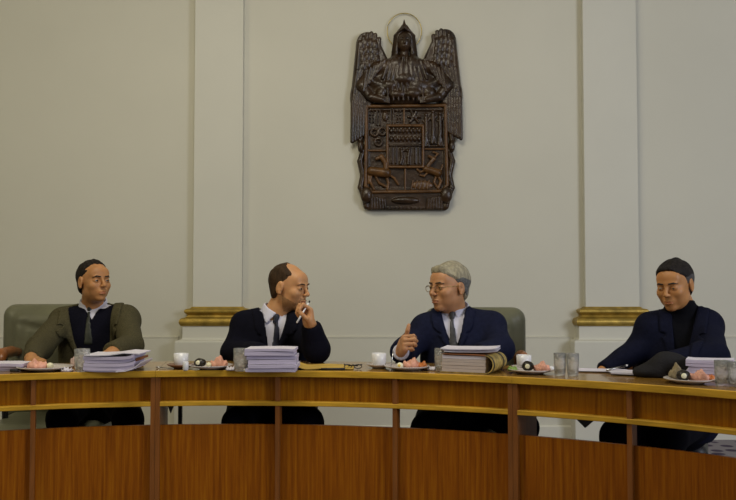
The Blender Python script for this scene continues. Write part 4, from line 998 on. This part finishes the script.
# tall stack before the second man
sheets('paper_stack', 273, 370.2, .200, .16, [.013, .015, .016, .014, .016, .010], 'tall stack of lilac-edged papers before the person with the white pen', 'papers', M['paper2'], seed=9, group='stacks of papers', jitter=.009, sheet_gap=.002)
# manila envelope
T = thing('manila_envelope', 'yellow manila envelope right of the tall paper stack', 'envelope', ON(322, 368.3, Z))
bm = bmesh.new(); rows = []
for k in range(13):
    u = k / 12 - .5; z_ = .002 + .016 * math.exp(-((u + .42) / .10) ** 2) + .004 * math.exp(-((u - .1) / .2) ** 2)
    rows.append([bm.verts.new(p) for p in ((u * .27, -.075 + .02 * u, z_), (u * .27, -.075 + .02 * u, z_ + .003), (u * .27, .075, z_ + .007), (u * .27, .075, z_))])
for a, b in zip(rows, rows[1:]):
    for k in range(4): bm.faces.new((a[k], a[(k + 1) % 4], b[(k + 1) % 4], b[k]))
bm.faces.new(rows[0]); bm.faces.new(rows[-1]); bm_obj('envelope_body', bm, M['manila'], T)
T = thing('spectacle_frame', 'folded black spectacles on the desk right of the envelope', 'spectacles', ON(353, 369.0, Z))
bm = bmesh.new()
for s in (-1, 1): tube(bm, [(.021 * s + .016 * math.cos(t * PI / 8), -.004, .011 + .008 * math.sin(t * PI / 8)) for t in range(16)], .0022, 6, closed=True)
tube(bm, [(-.005, -.004, .018), (.005, -.004, .018)], .0022, 6); bm_obj('frame_front', bm, M['black'], T)
for s in (-1, 1):
    bm = bmesh.new(); tube(bm, [(s * .037, -.002, .02), (s * .036, .006, .018), (-s * .02, .012, .012)], .0025, 6); bm_obj('temple', bm, M['black'], T)
bm = bmesh.new(); tube(bm, [(-.05, 0, .005), (.05, .006, .005)], .0042, 8); tag(bm_obj('pen', bm, M['black'], None, smooth=True, loc=ON(333, 370.2, Z)), 'dark pen lying before the manila envelope', 'pen')
# lever-arch binder before the third man
bo = ON(475, 371.0, Z); T = thing('lever_arch_binder', 'thick binder with marbled yellow spine and black bands, loose papers on top', 'binder', bo, None, .0)
D_ = .20; W_ = .235
def bslab(name, lo, hi, m, bev=.001, label=None):
    bm = bmesh.new(); box(bm, lo, hi, bev=bev); return bm_obj(name, bm, m, T, label=label)
bslab('bottom_board', (-W_ / 2, -D_ / 2, 0), (W_ / 2 - .04, D_ / 2, .003), M['marble'])
z = .0035; rnd = random.Random(3)
for i in range(5):
    h = .0125; dx = rnd.uniform(-.003, .003); bslab('page_block', (-W_ / 2 + .008 + dx, -D_ / 2 + .004 + dx, z), (W_ / 2 - .045 + dx, D_ / 2, z + h), M['paper3'] if i < 4 else M['paper'], bev=.0006); z += h + .0006
cover(T, [(-W_ / 2 + .012, z + .004), (-.02, z + .0035), (.035, z + .003), (.075, z + .001)], D_, .003, M['brown'], 'inner_leaf')
# rounded spine: front face bowed, cut with black bands
def spine(name, r0, r1, m, label=None, a0=-88, a1=88, yb=(-D_ / 2 - .004, D_ / 2)):
    bm = bmesh.new(); rows = []
    for k in range(17):
        t = math.radians(a0 + (a1 - a0) * k / 16)
        rows.append([bm.verts.new(p) for p in ((W_ / 2 - .045 + r0 * .95 * math.cos(t), yb[0], .037 + r0 * math.sin(t)), (W_ / 2 - .045 + r1 * .95 * math.cos(t), yb[0], .037 + r1 * math.sin(t)),
             (W_ / 2 - .045 + r1 * .95 * math.cos(t), yb[1], .037 + r1 * math.sin(t)), (W_ / 2 - .045 + r0 * .95 * math.cos(t), yb[1], .037 + r0 * math.sin(t)))])
    for a, b in zip(rows, rows[1:]):
        for k in range(4): bm.faces.new((a[k], a[(k + 1) % 4], b[(k + 1) % 4], b[k]))
    bm.faces.new(rows[0]); bm.faces.new(rows[-1]); return bm_obj(name, bm, m, T, label=label, smooth=False)
spine('spine', .033, .037, M['marble'], 'marbled yellow rounded spine')
for y0 in (-D_ / 2 - .001, D_ / 2 - .055):
    spine('band', .0335, .0385, M['black'], 'black band round the spine', yb=(y0, y0 + .014))
T.rotation_euler = (0, 0, math.radians(-24))
sheets('loose_papers', 473, 371.0, .22, .17, [.003, .003, .004], 'few white papers lying on top of the yellow-spined binder', 'papers', M['paper'], seed=12, rz=math.radians(-14), z0=.0815, bend=.006, sheet_gap=.0022, jitter=.012)
# loose sheets and pens before the fourth man
def leaf(name, px, py, w_, d_, rz, label, seed, z0=0.0):
    return sheets(name, px, py, w_, d_, [.0009, .0009, .001], label, 'papers', M['paper'], seed=seed, rz=rz, z0=z0, jitter=.012, sheet_gap=.0010, group='loose sheets before the person in the turtleneck')[0]
leaf('loose_sheets', 601, 371.0, .20, .12, -.28, 'loose white sheets under the reaching sleeve, left of the pen', 21)
leaf('loose_sheets', 645, 374.8, .26, .13, -.40, 'loose white sheets between the pen and the rightmost food plate', 22, z0=.0045)
T = thing('pen', 'silver-tipped pen lying across the loose sheets', 'pen', ON(617, 372.6, Z) + Vector((0, 0, .012)))
bm = bmesh.new(); tube(bm, [(-.05, -.03, 0), (.045, .03, .012)], .0040, 8); bm_obj('barrel', bm, M['steel'], T, smooth=True)
bm = bmesh.new(); tube(bm, [(.045, .03, .012), (.052, .035, .014)], .0042, 8); bm_obj('tip', bm, M['penwhite'], T, smooth=True)
sheets('paper_stack', 711, 379.6, .16, .12, [.011, .012, .011, .012, .011, .013], 'stack of papers with a white top sheet behind the rightmost plate', 'papers', M['paper2'], seed=31, rz=-.45, group='stacks of papers', bend=.004)
sheets('paper_stack', 752, 385.5, .12, .12, [.012, .012], 'low stack of papers behind the tumbler at the right edge', 'papers', M['paper2'], seed=33, rz=-.6, group='stacks of papers')
# soft dark bundle under the arm of the fourth man
bo = ON(666, 377.0, Z); v = Vol(axis(bo.x - .17, bo.x + .17, .006), axis(bo.y - .1, bo.y + .1, .006), axis(.74, .90, .006))
v.add(ell((bo.x + .01, bo.y, .795), (.078, .05, .054))); v.add(ell((bo.x - .07, bo.y + .005, .77), (.055, .045, .026)), .04); v.add(ell((bo.x + .08, bo.y, .775), (.05, .045, .04)), .03)
gx, gy, gz = v.grid(); v.D = np.maximum(v.D + (noise_like(gx, gy, gz, 8, 30) * .0018).astype(np.float32), .7515 - gz).astype(np.float32)
tag(vol_obj('cloth_bundle', v, mat('charcoal_wool', (.022, .021, .022), .95, spec=.1, bump=.3, bscale=120), None, origin=bo), 'charcoal grey cloth bundle on the desk before the person in the turtleneck', 'cloth')
# white pen in the hand of the second man
hw = P(308.5, 335, 3.85)
pa, pb = P(308.5, 303.0, 3.815), P(296, 324, 3.775)
T = thing('pen', 'white pen held up to the mouth by the second person from the left', 'pen', (pa + pb) / 2)
bm = bmesh.new(); tube(bm, [pa - T.location, (pb - pa) * .94 + pa - T.location], .0042, 10); bm_obj('barrel', bm, M['penwhite'], T, smooth=True)
bm = bmesh.new(); tube(bm, [pa - T.location, pa + (pa - pb).normalized() * .012 - T.location], .0036, 10); bm_obj('tip', bm, M['black'], T, smooth=True, label='black tip')
